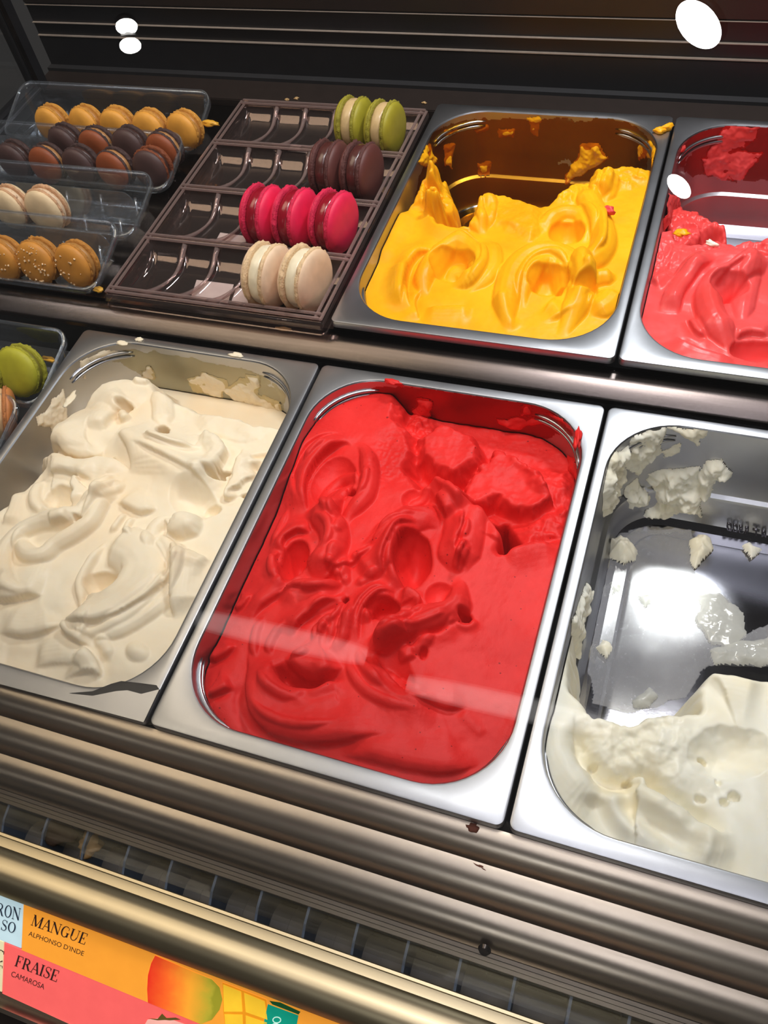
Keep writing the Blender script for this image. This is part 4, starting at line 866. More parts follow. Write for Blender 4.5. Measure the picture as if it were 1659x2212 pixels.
# smoky tray of moulded cells
EX0, EX1, EY0, EY1 = -0.2405, -0.0045, 0.3810, 0.7290
def cell_tray():
    t = empty('cell_tray', ((EX0 + EX1) / 2, EY0, SZ)); tag(t, 'smoky clear tray of moulded cells in four rows, half emptied of macarons', 'tray')
    st = 0.0013; x = np.arange(EX0, EX1 + 1e-6, st); y = np.arange(EY0, EY1 + 1e-6, st); X, Y = np.meshgrid(x, y, indexing='ij')
    rim = np.minimum(np.minimum(X - EX0, EX1 - X), np.minimum(Y - EY0, EY1 - Y))
    v = ((Y - EY0 - 0.006) / 0.0845); row = np.floor(v); fv = np.clip(v - row, 0, 1); u = (fv - 0.5) * 2
    trough = np.clip(1 - (np.abs(u) / 0.93) ** 3.2, 0, 1) ** 0.8
    top = SZ + 0.0185; d = 0.0165
    z = top - d * trough
    cu = (X - EX0 - 0.010) / 0.0372 + 0.10 * np.sin(fv * 2 * math.pi + 0.6); fr = cu - np.floor(cu); rib = np.abs(fr - 0.5)   # S-shaped ribs between the cells
    inside = (X > EX0 + .014) & (X < EX1 - .014)
    z = np.where(inside, z + trough * (0.0075 * np.exp(-((0.5 - rib) * 0.0372 / 0.0026) ** 2) * (0.6 + 0.4 * np.abs(u))), z)
    z = np.where((np.abs(u) > 0.955) & (v > 0) & (v < 4), z + 0.0026, z)
    k = sstep(np.clip((rim - 0.006) / 0.005, 0, 1)); z = (top - 0.001) * (1 - k) + z * k
    z = np.where(rim < 0.0022, z - 0.006 * (1 - rim / 0.0022), z)
    z = z + 0.0012 * ((rim > 0.002) & (rim < 0.0045))
    nx, ny = X.shape; idx = np.arange(nx * ny).reshape(nx, ny)
    V = np.stack([X.ravel() - t.location.x, Y.ravel() - t.location.y, z.ravel() - t.location.z], 1)
    F = np.stack([idx[:-1, :-1].ravel(), idx[1:, :-1].ravel(), idx[1:, 1:].ravel(), idx[:-1, 1:].ravel()], 1)
    obj('cell_sheet', mesh_from('cell_sheet', V, F.tolist()), M['plastic_dark'], t)
    def loc(m): return ([Vector(p) - t.location for p in m[0]], m[1])
    sk = [[(a, b, c) for a, b in rrect(EX0 - q, EX1 + q, EY0 - q, EY1 + q, 0.006, 6)] for q, c in ((0.0012, SZ + 0.0005), (0.0012, SZ + 0.006), (0.0002, SZ + 0.0065), (0.0002, SZ + 0.013))]
    auto(obj('skirt', mesh_from('skirt', *loc(loft(sk, False))), M['plastic_dark'], t), 30)
    for k in range(5):
        yb = EY0 + 0.006 + 0.0845 * k + (0.002 if k == 0 else -0.002 if k == 4 else 0)
        for dy in (-0.0030, 0.0030):
            b = box_bm(EX0 + .004, EX1 - .004, yb + dy - .0019, yb + dy + .0019, SZ + 0.0200, SZ + 0.0220, .0007); bmesh.ops.translate(b, verts=b.verts, vec=-t.location); obj('row_bar', b, M['plastic_bar'], t, False)
    for rw in range(4):
        for k in range(1, 6):
            P = []
            for i in range(13):
                q = i / 12; u = (q - .5) * 2; P.append((EX0 + .010 + .0372 * (k - 0.10 * math.sin(q * 2 * math.pi + .6)) + 0.006 * u ** 3 - t.location.x, EY0 + .010 + .0845 * rw + .0765 * q - t.location.y, 0.0060 + 0.0125 * abs(u) ** 2.4))
            obj('cell_rib', mesh_from('cell_rib', *tube_mesh(P, [0.0006 + 0.0026 * (0.35 + 0.65 * abs(2 * i / 12 - 1)) for i in range(13)], 8)), M['plastic_bar'], t)
    for xb in (EX0 + .006, EX1 - .006):
        for dx in (-0.003, 0.003):
            b = box_bm(xb + dx - .0017, xb + dx + .0017, EY0 + .003, EY1 - .003, SZ + 0.0195, SZ + 0.0212, .0007); bmesh.ops.translate(b, verts=b.verts, vec=-t.location); obj('side_bar', b, M['plastic_bar'], t, False)
    return t
cell_tray()
sheet = plain('white paper slip', (0.86, 0.78, 0.76), 0.6)  # plain white pieces lying flat under the smoky tray
for i, P in enumerate(([(425, 605), (505, 615), (492, 656), (413, 642)], [(511, 621), (546, 628), (538, 662), (500, 652)], [(476, 503), (534, 511), (528, 538), (462, 528)], [(630, 312), (672, 316), (664, 330), (622, 326)], [(300, 655), (330, 660), (325, 668), (296, 662)])):
    if i == 4: continue
    c = [Vector(at(*p, z=0.0092)) for p in P]; o3 = sum(c, Vector()) / 4
    v = [p - o3 for p in c] + [p - o3 + Vector((0, 0, 0.0004)) for p in c]
    o = obj('paper_slip', mesh_from('paper_slip', v, [(3, 2, 1, 0), (4, 5, 6, 7), (0, 1, 5, 4), (1, 2, 6, 5), (2, 3, 7, 6), (3, 0, 4, 7)]), sheet, None, False); o.location = o3
    tag(o, ['white paper slip under the front row of the smoky tray, left of the cream macarons', 'smaller white paper slip under the smoky tray, touching the cream macaron', 'white paper slip under the smoky tray, beside the pink macarons', 'white paper slip under the smoky tray, beside the rear chocolate macarons'][i], 'paper', 'paper slips under the smoky tray')

# ------------------------------------------------------------------ macarons
def lathe(prof, n=56, jit=None, seed=0):
    v, f = [], []; m = len(prof)
    for i, (r, z) in enumerate(prof):
        for k in range(n):
            a = 2 * math.pi * k / n; q = r
            dz = 0
            if jit and jit[i]:
                q += jit[i] * float(vnoise(np.array(k * 0.9), np.array(i * 1.7), seed)) * 2; dz = jit[i] * 0.6 * float(vnoise(np.array(k * 0.8), np.array(i * 2.1 + 9), seed))
            v.append((q * math.cos(a), q * math.sin(a), z + dz))
    for i in range(m - 1):
        for k in range(n):
            k2 = (k + 1) % n; f.append((i * n + k, i * n + k2, (i + 1) * n + k2, (i + 1) * n + k))
    f.append(tuple(range(n - 1, -1, -1))); f.append(tuple((m - 1) * n + k for k in range(n)))
    return v, f
def shell_prof(R, h, z0, s):
    P = []
    for i in range(13):
        a = math.pi / 2 * i / 12; P.append((R * (1 - (1 - math.cos(a)) ** 1.0) if i < 12 else 0.0006, z0 + s * h * math.sin(a) ** 0.9))
    P = [(R * 0.97, z0)] + [(R * math.cos(math.pi / 2 * i / 12) ** 0.62 if i < 12 else 0.0006, z0 + s * h * math.sin(math.pi / 2 * i / 12)) for i in range(13)]
    return P if s > 0 else P[::-1]
mac_cache = {}
def mac_meshes(kind, R, hs, hf, hk, var):
    key = (kind, R, var)
    if key not in mac_cache:
        sh, fo = [], []
        for s in (-1, 1):
            z0 = s * (hf / 2 + hk); me = mesh_from('shell', *lathe(shell_prof(R, hs, z0, s), 56, [R * .006] * 14, var)); me.shade_smooth(); sh.append(me)
            P = [(R * .86, s * hf / 2), (R * 1.0, s * (hf / 2 + .0004)), (R * 1.045, s * (hf / 2 + hk * .35)), (R * 1.03, s * (hf / 2 + hk * .6)), (R * 1.05, s * (hf / 2 + hk * .85)), (R * .985, s * (hf / 2 + hk * 1.12)), (R * .9, s * (hf / 2 + hk * 1.1))]
            if s < 0: P = P[::-1]
            me = mesh_from('foot', *lathe(P, 84, [0, .0009, .0013, .0013, .0013, .0007, 0] if s > 0 else [0, .0007, .0013, .0013, .0013, .0009, 0], var * 3 + s)); me.shade_smooth(); fo.append(me)
        P = [(R * .5, -hf * .5), (R * .90, -hf * .52), (R * .945, -hf * .3), (R * .955, 0), (R * .945, hf * .3), (R * .90, hf * .52), (R * .5, hf * .5)]
        fi = mesh_from('filling', *lathe(P, 56, [0, .0004, .0004, .0004, .0004, .0004, 0], var)); fi.shade_smooth()
        mac_cache[key] = (sh, fo, fi)
    return mac_cache[key]
def macaron(loc, axis, roll, R, dims, mats, kind, var, label, group):
    """axis: direction the shown shell faces; mats = (front shell, back shell, foot, filling)"""
    hs, hf, hk = dims; sh, fo, fi = mac_meshes(kind, R, hs, hf, hk, var)
    t = empty('macaron', loc); t.rotation_euler = (Vector(axis).to_track_quat('Z', 'Y') @ Matrix.Rotation(roll, 3, 'Z').to_quaternion()).to_euler(); tag(t, label, 'macaron', group)
    def put(n, me, m):
        me2 = me if not me.materials or me.materials[0] == m else me.copy()
        if me2 is not me: me2.materials.clear()
        if not me2.materials: me2.materials.append(m)
        return obj(n, me2, None, t, False)
    put('shell', sh[1], mats[0]); put('shell', sh[0], mats[1]); put('foot', fo[1], mats[2]); put('foot', fo[0], mats[2]); put('filling', fi, mats[3])
    return t
def shell_mat(name, col, rough=0.55, speck=None, sp=0.5):
    m, nt, bs = mat_new(name); n = noise(nt, 90, 4); r = ramp(nt, n.outputs['Fac'], [(0.3, [c * 0.9 for c in col]), (0.7, [min(1, c * 1.08) for c in col])]); out = r.outputs['Color']
    if speck:
        n5 = noise(nt, 260, 3, .6); r2 = ramp(nt, n5.outputs['Fac'], [(0.60, (0, 0, 0)), (0.66, (1, 1, 1))]); mx = N(nt, 'ShaderNodeMixRGB'); mx.inputs['Color2'].default_value = tuple(speck) + (1,)
        nt.links.new(r2.outputs['Color'], mx.inputs['Fac']); nt.links.new(out, mx.inputs['Color1']); out = mx.outputs['Color']
    nt.links.new(out, bs.inputs['Base Color']); bs.inputs['Roughness'].default_value = rough; bs.inputs['Specular IOR Level'].default_value = sp
    n2 = noise(nt, 420, 3); bump(nt, bs, n2.outputs['Fac'], 0.12, 0.0006); return m
def foot_mat(name, col):
    m = shell_mat(name, col, 0.75); nt = m.node_tree; bs = nt.nodes['Principled BSDF']; n = noise(nt, 500, 3); bump(nt, bs, n.outputs['Fac'], 0.6, 0.0015); return m
S = {'cream': (0.80, 0.60, 0.40), 'pink': (0.80, 0.012, 0.075), 'choc': (0.11, 0.030, 0.024), 'green': (0.34, 0.29, 0.017), 'yellow': (0.76, 0.34, 0.045), 'dark': (0.070, 0.034, 0.030),
     'rust': (0.26, 0.060, 0.015), 'pale': (0.80, 0.60, 0.36), 'gold': (0.60, 0.25, 0.035), 'lime': (0.44, 0.41, 0.022), 'orange': (0.62, 0.22, 0.06)}
SM = {k: shell_mat('macaron shell ' + k, c) for k, c in S.items()}
FM = {k: foot_mat('macaron foot ' + k, [q * (0.78 if k not in ('green',) else 0.8) for q in c]) for k, c in S.items()}
SM['cream'] = shell_mat('macaron shell cream', (0.78, 0.55, 0.36)); FM['cream'] = foot_mat('macaron foot cream', (0.72, 0.50, 0.28)); FM['pale'] = foot_mat('macaron foot pale', (0.60, 0.34, 0.18))
FI = {'cream': shell_mat('filling ivory', (0.78, 0.68, 0.48), .3), 'pink': shell_mat('filling raspberry', (0.26, 0.004, 0.015), .2, sp=.7), 'choc': shell_mat('filling chocolate', (0.075, 0.020, 0.016), .25, sp=.7), 'green': shell_mat('filling beige', (0.58, 0.40, 0.19), .28),
      'yellow': shell_mat('filling caramel', (0.50, 0.22, 0.05), .4), 'dark': shell_mat('filling dark', (0.05, 0.02, 0.015), .4), 'rust': shell_mat('filling toffee', (0.42, 0.20, 0.07), .4), 'pale': shell_mat('filling speckled', (0.75, 0.55, 0.36), .5, (0.35, .2, .1)), 'gold': shell_mat('filling praline', (0.42, 0.20, 0.05), .45),
      'lime': shell_mat('filling olive', (0.20, 0.17, 0.02), .4), 'orange': shell_mat('filling apricot cream', (0.75, 0.50, 0.26), .45)}
random.seed(4)
BIG = (0.0075, 0.0118, 0.0040); SMALL = (0.0078, 0.0058, 0.0034)
def big(kind, lst, group, R=0.029):
    for i, (x, y, yaw, lab) in enumerate(lst):
        a = math.radians(yaw * 0.45); ax = (math.cos(a), math.sin(a), 0.02)
        macaron((x, y, SZ + 0.0028 + R), ax, random.random() * 6, R, BIG, (SM[kind], SM[kind], FM[kind], FI[kind]), kind, i % 3 + 1, lab, group)
big('cream', [(-0.0730, 0.4230, -14, 'cream macaron standing in the front cell row, left of its pair'), (-0.0350, 0.4240, -20, 'cream macaron standing in the front cell row, beside the yellow pan')], 'cream macarons in the smoky tray')
big('pink', [(-0.1130, 0.5080, -10, 'hot pink macaron, furthest left of the three in a row'), (-0.0780, 0.5080, -14, 'hot pink macaron standing in the middle of three'), (-0.0380, 0.5090, -20, 'hot pink macaron showing its whole face, beside the yellow pan')], 'pink macarons in the smoky tray')
big('choc', [(-0.0725, 0.5930, -8, 'chocolate brown macaron behind the pink row, partly covered by its twin'), (-0.0375, 0.5930, -12, 'chocolate brown macaron behind the pink row, showing its face')], 'chocolate macarons in the smoky tray', 0.0280)
big('green', [(-0.0750, 0.6780, -10, 'pistachio green macaron in the rearmost cell row, left of its pair'), (-0.0385, 0.6740, -16, 'pistachio green macaron in the rearmost cell row, showing its face')], 'pistachio macarons in the smoky tray', 0.0270)
def small(kind, p, z, lab, group, var=1, R=0.0225, ax=(-0.08, -0.95, 0.15), back=None, dz=0.0):
    c = at(*p, z=z); a = Vector(ax) + Vector((random.uniform(-.08, .08), random.uniform(-.05, .05), random.uniform(-.06, .06)))
    return macaron((c[0], c[1], c[2]), a, random.random() * 6, R, SMALL, (SM[kind], SM[back or kind], FM[kind] if not back else FM[back], FI[kind]), kind + (back or ''), var, lab, group)
for i, (p, l) in enumerate((((116, 266), 'yellow macaron leaning in the rear tray, first from the left'), ((189, 268), 'yellow macaron leaning in the rear tray, second from the left'), ((257, 271), 'yellow macaron leaning in the rear tray, middle one of five'), ((327, 277), 'yellow macaron leaning in the rear tray, fourth from the left'), ((401, 280), 'yellow macaron leaning in the rear tray, at the right end'))):
    small('yellow', p, 0.036, l, 'yellow macarons in the rear tray', i % 3 + 1, 0.0208)
for i, (p, k, l) in enumerate((((145, 308), 'dark', 'dark chocolate macaron, left end of the upper chocolate row'), ((212, 314), 'rust', 'rust brown macaron, second in the upper chocolate row'), ((284, 315), 'dark', 'dark chocolate macaron, third in the upper chocolate row'), ((357, 323), 'rust', 'rust brown macaron with a black back shell, right end of the upper chocolate row'))):
    small(k, p, 0.034, l, 'chocolate macarons of the upper row', i % 3 + 1, 0.0208, back='dark' if k == 'rust' else None)
for i, (p, k, l) in enumerate((((37, 345), 'dark', 'dark chocolate macaron, left end of the lower chocolate row'), ((106, 352), 'rust', 'rust brown macaron with caramel filling, second in the lower chocolate row'), ((178, 356), 'dark', 'dark chocolate macaron, middle one of the lower chocolate row'), ((251, 363), 'rust', 'rust brown macaron, fourth in the lower chocolate row'), ((331, 361), 'dark', 'dark chocolate macaron, right end of the lower chocolate row'))):
    small(k, p, 0.033, l, 'chocolate macarons of the lower row', i % 3 + 1, 0.0215, back='rust' if i in (4,) else 'dark' if k == 'rust' else None)
small('pale', (27, 446), 0.032, 'pale speckled macaron cut by the left edge of the photo', 'pale macarons', 1, 0.0230); small('pale', (103, 450), 0.032, 'pale speckled macaron with a thick filling, beside the empty part of its tray', 'pale macarons', 2, 0.0238)
nut = plain('chopped nut', (0.80, 0.58, 0.34), 0.6)
def sprinkle(t, R, n, seed, up):
    rnd = random.Random(seed); bm = bmesh.new()
    for k in range(n):
        rr = R * math.sqrt(rnd.random()) * 0.9; a = rnd.uniform(0, 2 * math.pi); zz = (SMALL[1] / 2 + SMALL[2]) + SMALL[0] * math.sqrt(max(0, 1 - (rr / R) ** 3))
        b = bmesh.ops.create_cube(bm, size=1)['verts']; s = rnd.uniform(.0009, .0020); mt = Matrix.Translation((rr * math.cos(a), rr * math.sin(a), zz + s * .25)) @ Matrix.Rotation(rnd.uniform(0, 6), 4, Vector((rnd.random(), rnd.random(), rnd.random())).normalized()) @ Matrix.Diagonal((s, s * .8, s * .7, 1))
        bmesh.ops.transform(bm, matrix=mt, verts=b)
    o = obj('nut_sprinkles', bm, nut, t, False); o['kind'] = 'stuff'
for i, (p, l, n) in enumerate((((12, 558), 'golden macaron with nut sprinkles, cut by the left edge of the photo', 16), ((86, 562), 'golden macaron most thickly covered in chopped nuts', 46), ((168, 569), 'golden macaron at the right end of the nut-sprinkled row', 14))):
    sprinkle(small('gold', p, 0.032, l, 'golden nut macarons', i % 3 + 1, 0.0222, (-.08, -.93, .22)), 0.0222, n, i + 3, 1)
small('lime', (46, 800), -0.008, 'lime green macaron lying by the corner of the cream ice cream pan', 'lime macarons', 2, 0.0245, (-.05, -.85, .45)); small('lime', (-28, 800), -0.008, 'lime green macaron mostly outside the left edge of the photo', 'lime macarons', 1, 0.0240, (-.05, -.85, .45))
small('orange', (2, 895), -0.012, 'orange macaron with cream filling at the left edge of the photo', None, 1, 0.0260, (-.80, -.45, .40))

# ------------------------------------------------------------------ flavour cards in the holder below the outer profile
CO = Vector((0.0, -0.1215, -0.0715)); CU = Vector((1, 0, 0)); CV = Vector((0, -0.7071, -0.7071)); CN = CU.cross(CV).normalized() * -1
if CN.z < 0: CN = -CN
def cpx(px, py):
    d = Vector(ray(px, py)); c = Vector(CAM); k = (CO - c).dot(CN) / d.dot(CN); p = c + d * k - CO
    return (p.dot(CU), p.dot(CV))
def cw(u, v, h=0.0): return CO + CU * u + CV * v + CN * h
RC = crop(0, 1900, 2.304)
def cq(p): return cpx(*RC(p))
part('card_holder', ([cw(u, v, h) for h in (-0.006, -0.0016) for u, v in ((XL, -0.004), (XR, -0.004), (XR, 0.130), (XL, 0.130))], [(0, 1, 2, 3), (7, 6, 5, 4), (0, 4, 5, 1), (1, 5, 6, 2), (2, 6, 7, 3), (3, 7, 4, 0)]), M['brown'])
part('holder_lip', ([cw(u, v, h) for h in (-0.0016, 0.006) for u, v in ((XL, 0.1), (XR, 0.1), (XR, 0.104), (XL, 0.104))], [(0, 1, 2, 3), (7, 6, 5, 4), (0, 4, 5, 1), (1, 5, 6, 2), (2, 6, 7, 3), (3, 7, 4, 0)]), M['alu'])
def flat_poly(name, Q, h, mat, parent, th=0.0):
    """flat print (or, with th, a card of that thickness) from (u, v) points"""
    o = parent.location if parent else Vector((0, 0, 0)); n = len(Q); v = [cw(u, w, h) - o for u, w in Q]; a = sum(Q[i][0] * Q[(i + 1) % n][1] - Q[(i + 1) % n][0] * Q[i][1] for i in range(n)); f = tuple(range(n))
    if a > 0: f = f[::-1]
    if not th: return obj(name, mesh_from(name, v, [f]), mat, parent, False)
    v += [cw(u, w, h - th) - o for u, w in Q]; F = [f, tuple(i + n for i in f[::-1])] + [(i, (i + 1) % n, (i + 1) % n + n, i + n) for i in range(n)]
    return obj(name, mesh_from(name, v, F), mat, parent, False)
def card(Q, h, col, label, name='flavour_card'):
    c = Vector(); 
    for u, v in Q: c += cw(u, v, h)
    c /= len(Q); t = empty(name, c); tag(t, label, 'card', 'flavour cards')
    m = plain('card print %.2f %.2f %.2f' % col, col, 0.25, bumpscale=None); pb = m.node_tree.nodes['Principled BSDF']; pb.inputs['Coat Weight'].default_value = 0.4; pb.inputs['Emission Color'].default_value = tuple(col) + (1,); pb.inputs['Emission Strength'].default_value = 0.45   # card colour given a glow to brighten it, as if backlit
    flat_poly('card_sheet', Q, h, m, t, 0.0012); return t
INK = plain('dark printed ink', (0.06, 0.03, 0.025), 0.4); INKB = plain('navy printed ink', (0.03, 0.05, 0.09), 0.4)
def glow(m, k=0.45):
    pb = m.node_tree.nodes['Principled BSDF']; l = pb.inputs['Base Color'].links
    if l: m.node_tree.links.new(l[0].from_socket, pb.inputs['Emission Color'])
    pb.inputs['Emission Strength'].default_value = k; return m   # print glows in its own colour, to match the brightened cards
def ellarc(cx, cy, rx, ry, a0, a1, n=14): return [(cx + rx * math.cos(math.radians(a0 + (a1 - a0) * i / n)), cy + ry * math.sin(math.radians(a0 + (a1 - a0) * i / n))) for i in range(n + 1)]
TK, TN, SF = 0.165, 0.058, 0.055
def bar(x0, y0, x1, y1, w):
    d = math.hypot(x1 - x0, y1 - y0); nx, ny = -(y1 - y0) / d * w / 2, (x1 - x0) / d * w / 2
    return [(x0 + nx, y0 + ny), (x1 + nx, y1 + ny), (x1 - nx, y1 - ny), (x0 - nx, y0 - ny)]
def ser(x, y, w=0.26): return [(x - w / 2, y - SF / 2), (x + w / 2, y - SF / 2), (x + w / 2, y + SF / 2), (x - w / 2, y + SF / 2)]
def ring(cx, rx, ry, a0, a1, tw=TK, sx=1.0, cy=0.5):
    out = ellarc(cx, cy, rx, ry, a0, a1, 22); inn = ellarc(cx, cy, rx - tw * .95, ry - TN * 1.1, a0, a1, 22)
    return [[out[i], out[i + 1], inn[i + 1], inn[i]] for i in range(22)]
def glyph(c):
    """modern serif capital, unit height: (advance, quads)"""
    if c == 'M': return 1.12, [bar(.14, 0, .14, 1, TN), bar(.16, 1, .54, .02, TK), bar(.54, .02, .92, 1, TN), bar(.92, 0, .92, 1, TK), ser(.14, .02), ser(.92, .02, .32), ser(.12, .98, .2), ser(.95, .98, .22)]
    if c == 'A': return .88, [bar(.10, 0, .44, 1, TN), bar(.44, 1, .76, 0, TK), bar(.22, .34, .62, .34, TN), ser(.10, .02), ser(.74, .02, .32)]
    if c == 'N': return .96, [bar(.14, 0, .14, 1, TN), bar(.14, .97, .80, .03, TK), bar(.80, 0, .80, 1, TN), ser(.14, .02), ser(.80, .98), ser(.10, .98, .2)]
    if c == 'G': return .94, ring(.47, .41, .51, 55, 320) + [bar(.74, .05, .74, .42, TK), ser(.74, .42, .32), bar(.76, .70, .76, .92, TN)]
    if c == 'C': return .86, ring(.46, .40, .51, 50, 312) + [bar(.72, .68, .72, .95, TN)]
    if c == 'O': return .98, ring(.48, .42, .51, 0, 360)
    if c == 'U': return .94, [bar(.20, .34, .20, 1, TK), bar(.78, .34, .78, 1, TN)] + ring(.455, .33, .36, 180, 360, .10, cy=.35) + [ser(.20, .98, .32), ser(.78, .98)]
    if c in 'EF':
        q = [bar(.20, 0, .20, 1, TK), bar(.10, .98, .66, .98, TN), bar(.66, .76, .66, 1, TN), bar(.2, .5, .48, .5, TN), bar(.48, .38, .48, .62, TN), ser(.20, .02, .32)]
        if c == 'E': q += [bar(.10, .02, .70, .02, TN), bar(.70, 0, .70, .26, TN)]
        return .80 if c == 'E' else .74, q
    if c == 'R': return .90, [bar(.20, 0, .20, 1, TK), bar(.10, .98, .44, .98, TN), bar(.2, .5, .44, .5, TN), ser(.20, .02, .32), bar(.46, .5, .74, .03, TK), ser(.80, .02, .18)] + [[(.40 + (x - .40), y) for x, y in q] for q in ring(.40, .32, .26, -90, 90, TK, cy=.74)]
    if c == 'I': return .42, [bar(.21, 0, .21, 1, TK), ser(.21, .02, .34), ser(.21, .98, .34)]
    if c == 'T': return .80, [bar(.40, 0, .40, 1, TK), bar(.06, .98, .74, .98, TN), bar(.07, .74, .07, 1, TN), bar(.73, .74, .73, 1, TN), ser(.40, .02, .34)]
    if c == 'S':
        P = catmull([(.60, .80), (.50, .95), (.33, .985), (.17, .90), (.14, .74), (.24, .60), (.42, .50), (.56, .38), (.58, .20), (.46, .05), (.28, .015), (.14, .10), (.09, .24)], 3); n = len(P); q = []
        for i in range(n - 1):
            w = TN + (TK - TN) * math.exp(-((i / n - .5) / .16) ** 2); q.append(bar(*P[i], *P[i + 1], w))
        return .70, q + [bar(.60, .72, .60, .98, TN), bar(.09, .02, .09, .28, TN)]
    return .5, []
def serif_text(word, p0, p1, ptop, mat, parent, h):
    """word with its baseline from p0 to p1 and the cap height reaching ptop, all in crop pixels"""
    a = Vector(cq(p0)); b = Vector(cq(p1)); c = Vector(cq(ptop)); e = (b - a); up = c - a; adv = sum(glyph(k)[0] for k in word); e = e / adv; x = 0; v, f = [], []; o = parent.location
    for ch in word:
        w, qs = glyph(ch)
        for q in qs:
            i = len(v)
            for (gx, gy) in q:
                s = a + e * (x + gx) + up * gy; v.append(cw(s.x, s.y, h) - o)
            f.append(tuple(range(i, i + 4)))
        x += w
    me = mesh_from('lettering', v, f); bm = bmesh.new(); bm.from_mesh(me)
    for q in bm.faces:
        q.normal_update()
        if q.normal.dot(CN) < 0: q.normal_flip()
    bm.to_mesh(me); bm.free(); return obj('lettering', me, mat, parent, False)
def sans_text(word, p0, p1, ptop, mat, parent, h):
    cu = bpy.data.curves.new('lettering', 'FONT'); cu.body = word; cu.offset = 0.0; to = bpy.data.objects.new('tmp', cu); COL.objects.link(to); dg = bpy.context.evaluated_depsgraph_get(); me = bpy.data.meshes.new_from_object(to.evaluated_get(dg)); bpy.data.objects.remove(to)
    co = np.array([v.co[:] for v in me.vertices]); co[:, 0] -= co[:, 0].min(); wx = co[:, 0].max(); hy = co[:, 1].max()
    a = Vector(cq(p0)); b = Vector(cq(p1)); c = Vector(cq(ptop)); e = (b - a) / wx; up = (c - a) / hy; o = parent.location
    for v, q in zip(me.vertices, co): s = a + e * q[0] + up * q[1]; v.co = cw(s.x, s.y, h) - o
    me.materials.clear(); return obj('lettering', me, mat, parent, False)
def edge(p, q, u):  # v on the line through two crop pixels at a given u
    a, b = cq(p), cq(q); return a[1] + (b[1] - a[1]) * (u - a[0]) / (b[0] - a[0])
B0, B1 = (104, 342), (742, 606)                     # boundary between the mango card and the strawberry card
u0 = cq((140, 130))[0]; v_top = -0.002
uL = cq((118, 240))[0]; uR = cq((1700, 760))[0]
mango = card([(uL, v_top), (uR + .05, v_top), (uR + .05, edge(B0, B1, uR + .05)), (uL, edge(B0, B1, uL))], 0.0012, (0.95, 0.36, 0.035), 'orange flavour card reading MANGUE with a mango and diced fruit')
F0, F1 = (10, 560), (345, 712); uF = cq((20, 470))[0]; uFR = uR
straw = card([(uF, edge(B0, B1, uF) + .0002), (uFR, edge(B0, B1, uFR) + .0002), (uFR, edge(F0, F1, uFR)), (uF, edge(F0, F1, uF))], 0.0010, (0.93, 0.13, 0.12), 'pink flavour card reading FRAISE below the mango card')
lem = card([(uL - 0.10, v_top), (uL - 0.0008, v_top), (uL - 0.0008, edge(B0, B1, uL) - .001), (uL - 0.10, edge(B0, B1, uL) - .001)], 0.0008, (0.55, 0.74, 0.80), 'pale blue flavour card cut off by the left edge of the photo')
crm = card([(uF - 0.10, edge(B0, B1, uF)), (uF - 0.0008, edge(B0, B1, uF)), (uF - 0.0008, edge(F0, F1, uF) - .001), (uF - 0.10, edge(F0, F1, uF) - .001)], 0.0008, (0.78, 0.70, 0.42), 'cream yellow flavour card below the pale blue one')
HT = 0.0014
serif_text('MANGUE', (158, 220), (430, 320), (176, 168), INK, mango, HT); sans_text("ALPHONSO D'INDE", (147, 272), (420, 374), (153, 249), INK, mango, HT)
serif_text('FRAISE', (76, 422), (290, 505), (92, 369), INK, straw, HT); sans_text('CAMAROSA', (60, 474), (224, 541), (67, 449), INK, straw, HT)
serif_text('RON', (-14, 168), (104, 200), (-6, 108), INKB, lem, HT); serif_text('SO', (8, 244), (84, 264), (16, 192), INKB, lem, HT)
serif_text('C', (-20, 398), (28, 410), (-14, 338), INK, crm, HT); serif_text('T', (-24, 456), (16, 470), (-18, 412), INK, crm, HT)
# printed mango: red to orange to green skin
mm, nt, bs = mat_new('printed mango skin'); tc = N(nt, 'ShaderNodeTexCoord'); gr = N(nt, 'ShaderNodeSeparateXYZ'); nt.links.new(tc.outputs['Generated'], gr.inputs[0]); nz = noise(nt, 90, 3)
ad = N(nt, 'ShaderNodeMath', operation='MULTIPLY_ADD'); ad.inputs[1].default_value = 0.22; nt.links.new(nz.outputs['Fac'], ad.inputs[0]); nt.links.new(gr.outputs[0], ad.inputs[2])
rr = ramp(nt, ad.outputs[0], [(0.10, (0.72, 0.02, 0.012)), (0.40, (0.90, 0.14, 0.02)), (0.68, (0.88, 0.36, 0.03)), (0.95, (0.42, 0.36, 0.03)), (1.0, (0.30, 0.28, 0.02))]); nt.links.new(rr.outputs['Color'], bs.inputs['Base Color']); bs.inputs['Roughness'].default_value = .3
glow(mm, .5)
out = [(742, 606), (738, 540), (742, 470), (758, 410), (778, 372)]; vt = v_top + .0002
Q = [cq(p) for p in out] + [cq((1010, 470)), cq((1060, 490)), cq((1098, 530)), cq((1112, 590)), cq((1098, 640)), cq((1060, 690)), cq((1005, 712))]
Q = [(u, max(v, vt)) for u, v in Q]; flat_poly('mango_print', Q, HT, mm, mango)
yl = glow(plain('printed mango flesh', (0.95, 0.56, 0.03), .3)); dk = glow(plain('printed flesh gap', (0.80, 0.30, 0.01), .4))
def flat_q(n, P, m, t, h=HT): Q = [cq(p) for p in P]; return flat_poly(n, [(u, max(v, vt)) for u, v in Q], h, m, t)
flat_q('flesh_print', [(1112, 505), (1330, 590), (1345, 690), (1330, 760), (1130, 760), (1115, 640)], dk, mango)
for P in ([(1116, 515), (1205, 550), (1212, 650), (1120, 650)], [(1220, 556), (1322, 598), (1336, 690), (1228, 652)], [(1122, 662), (1212, 664), (1216, 760), (1130, 756)], [(1228, 668), (1334, 704), (1326, 768), (1230, 762)]):
    flat_q('flesh_cube', P, yl, mango, HT + .0001)
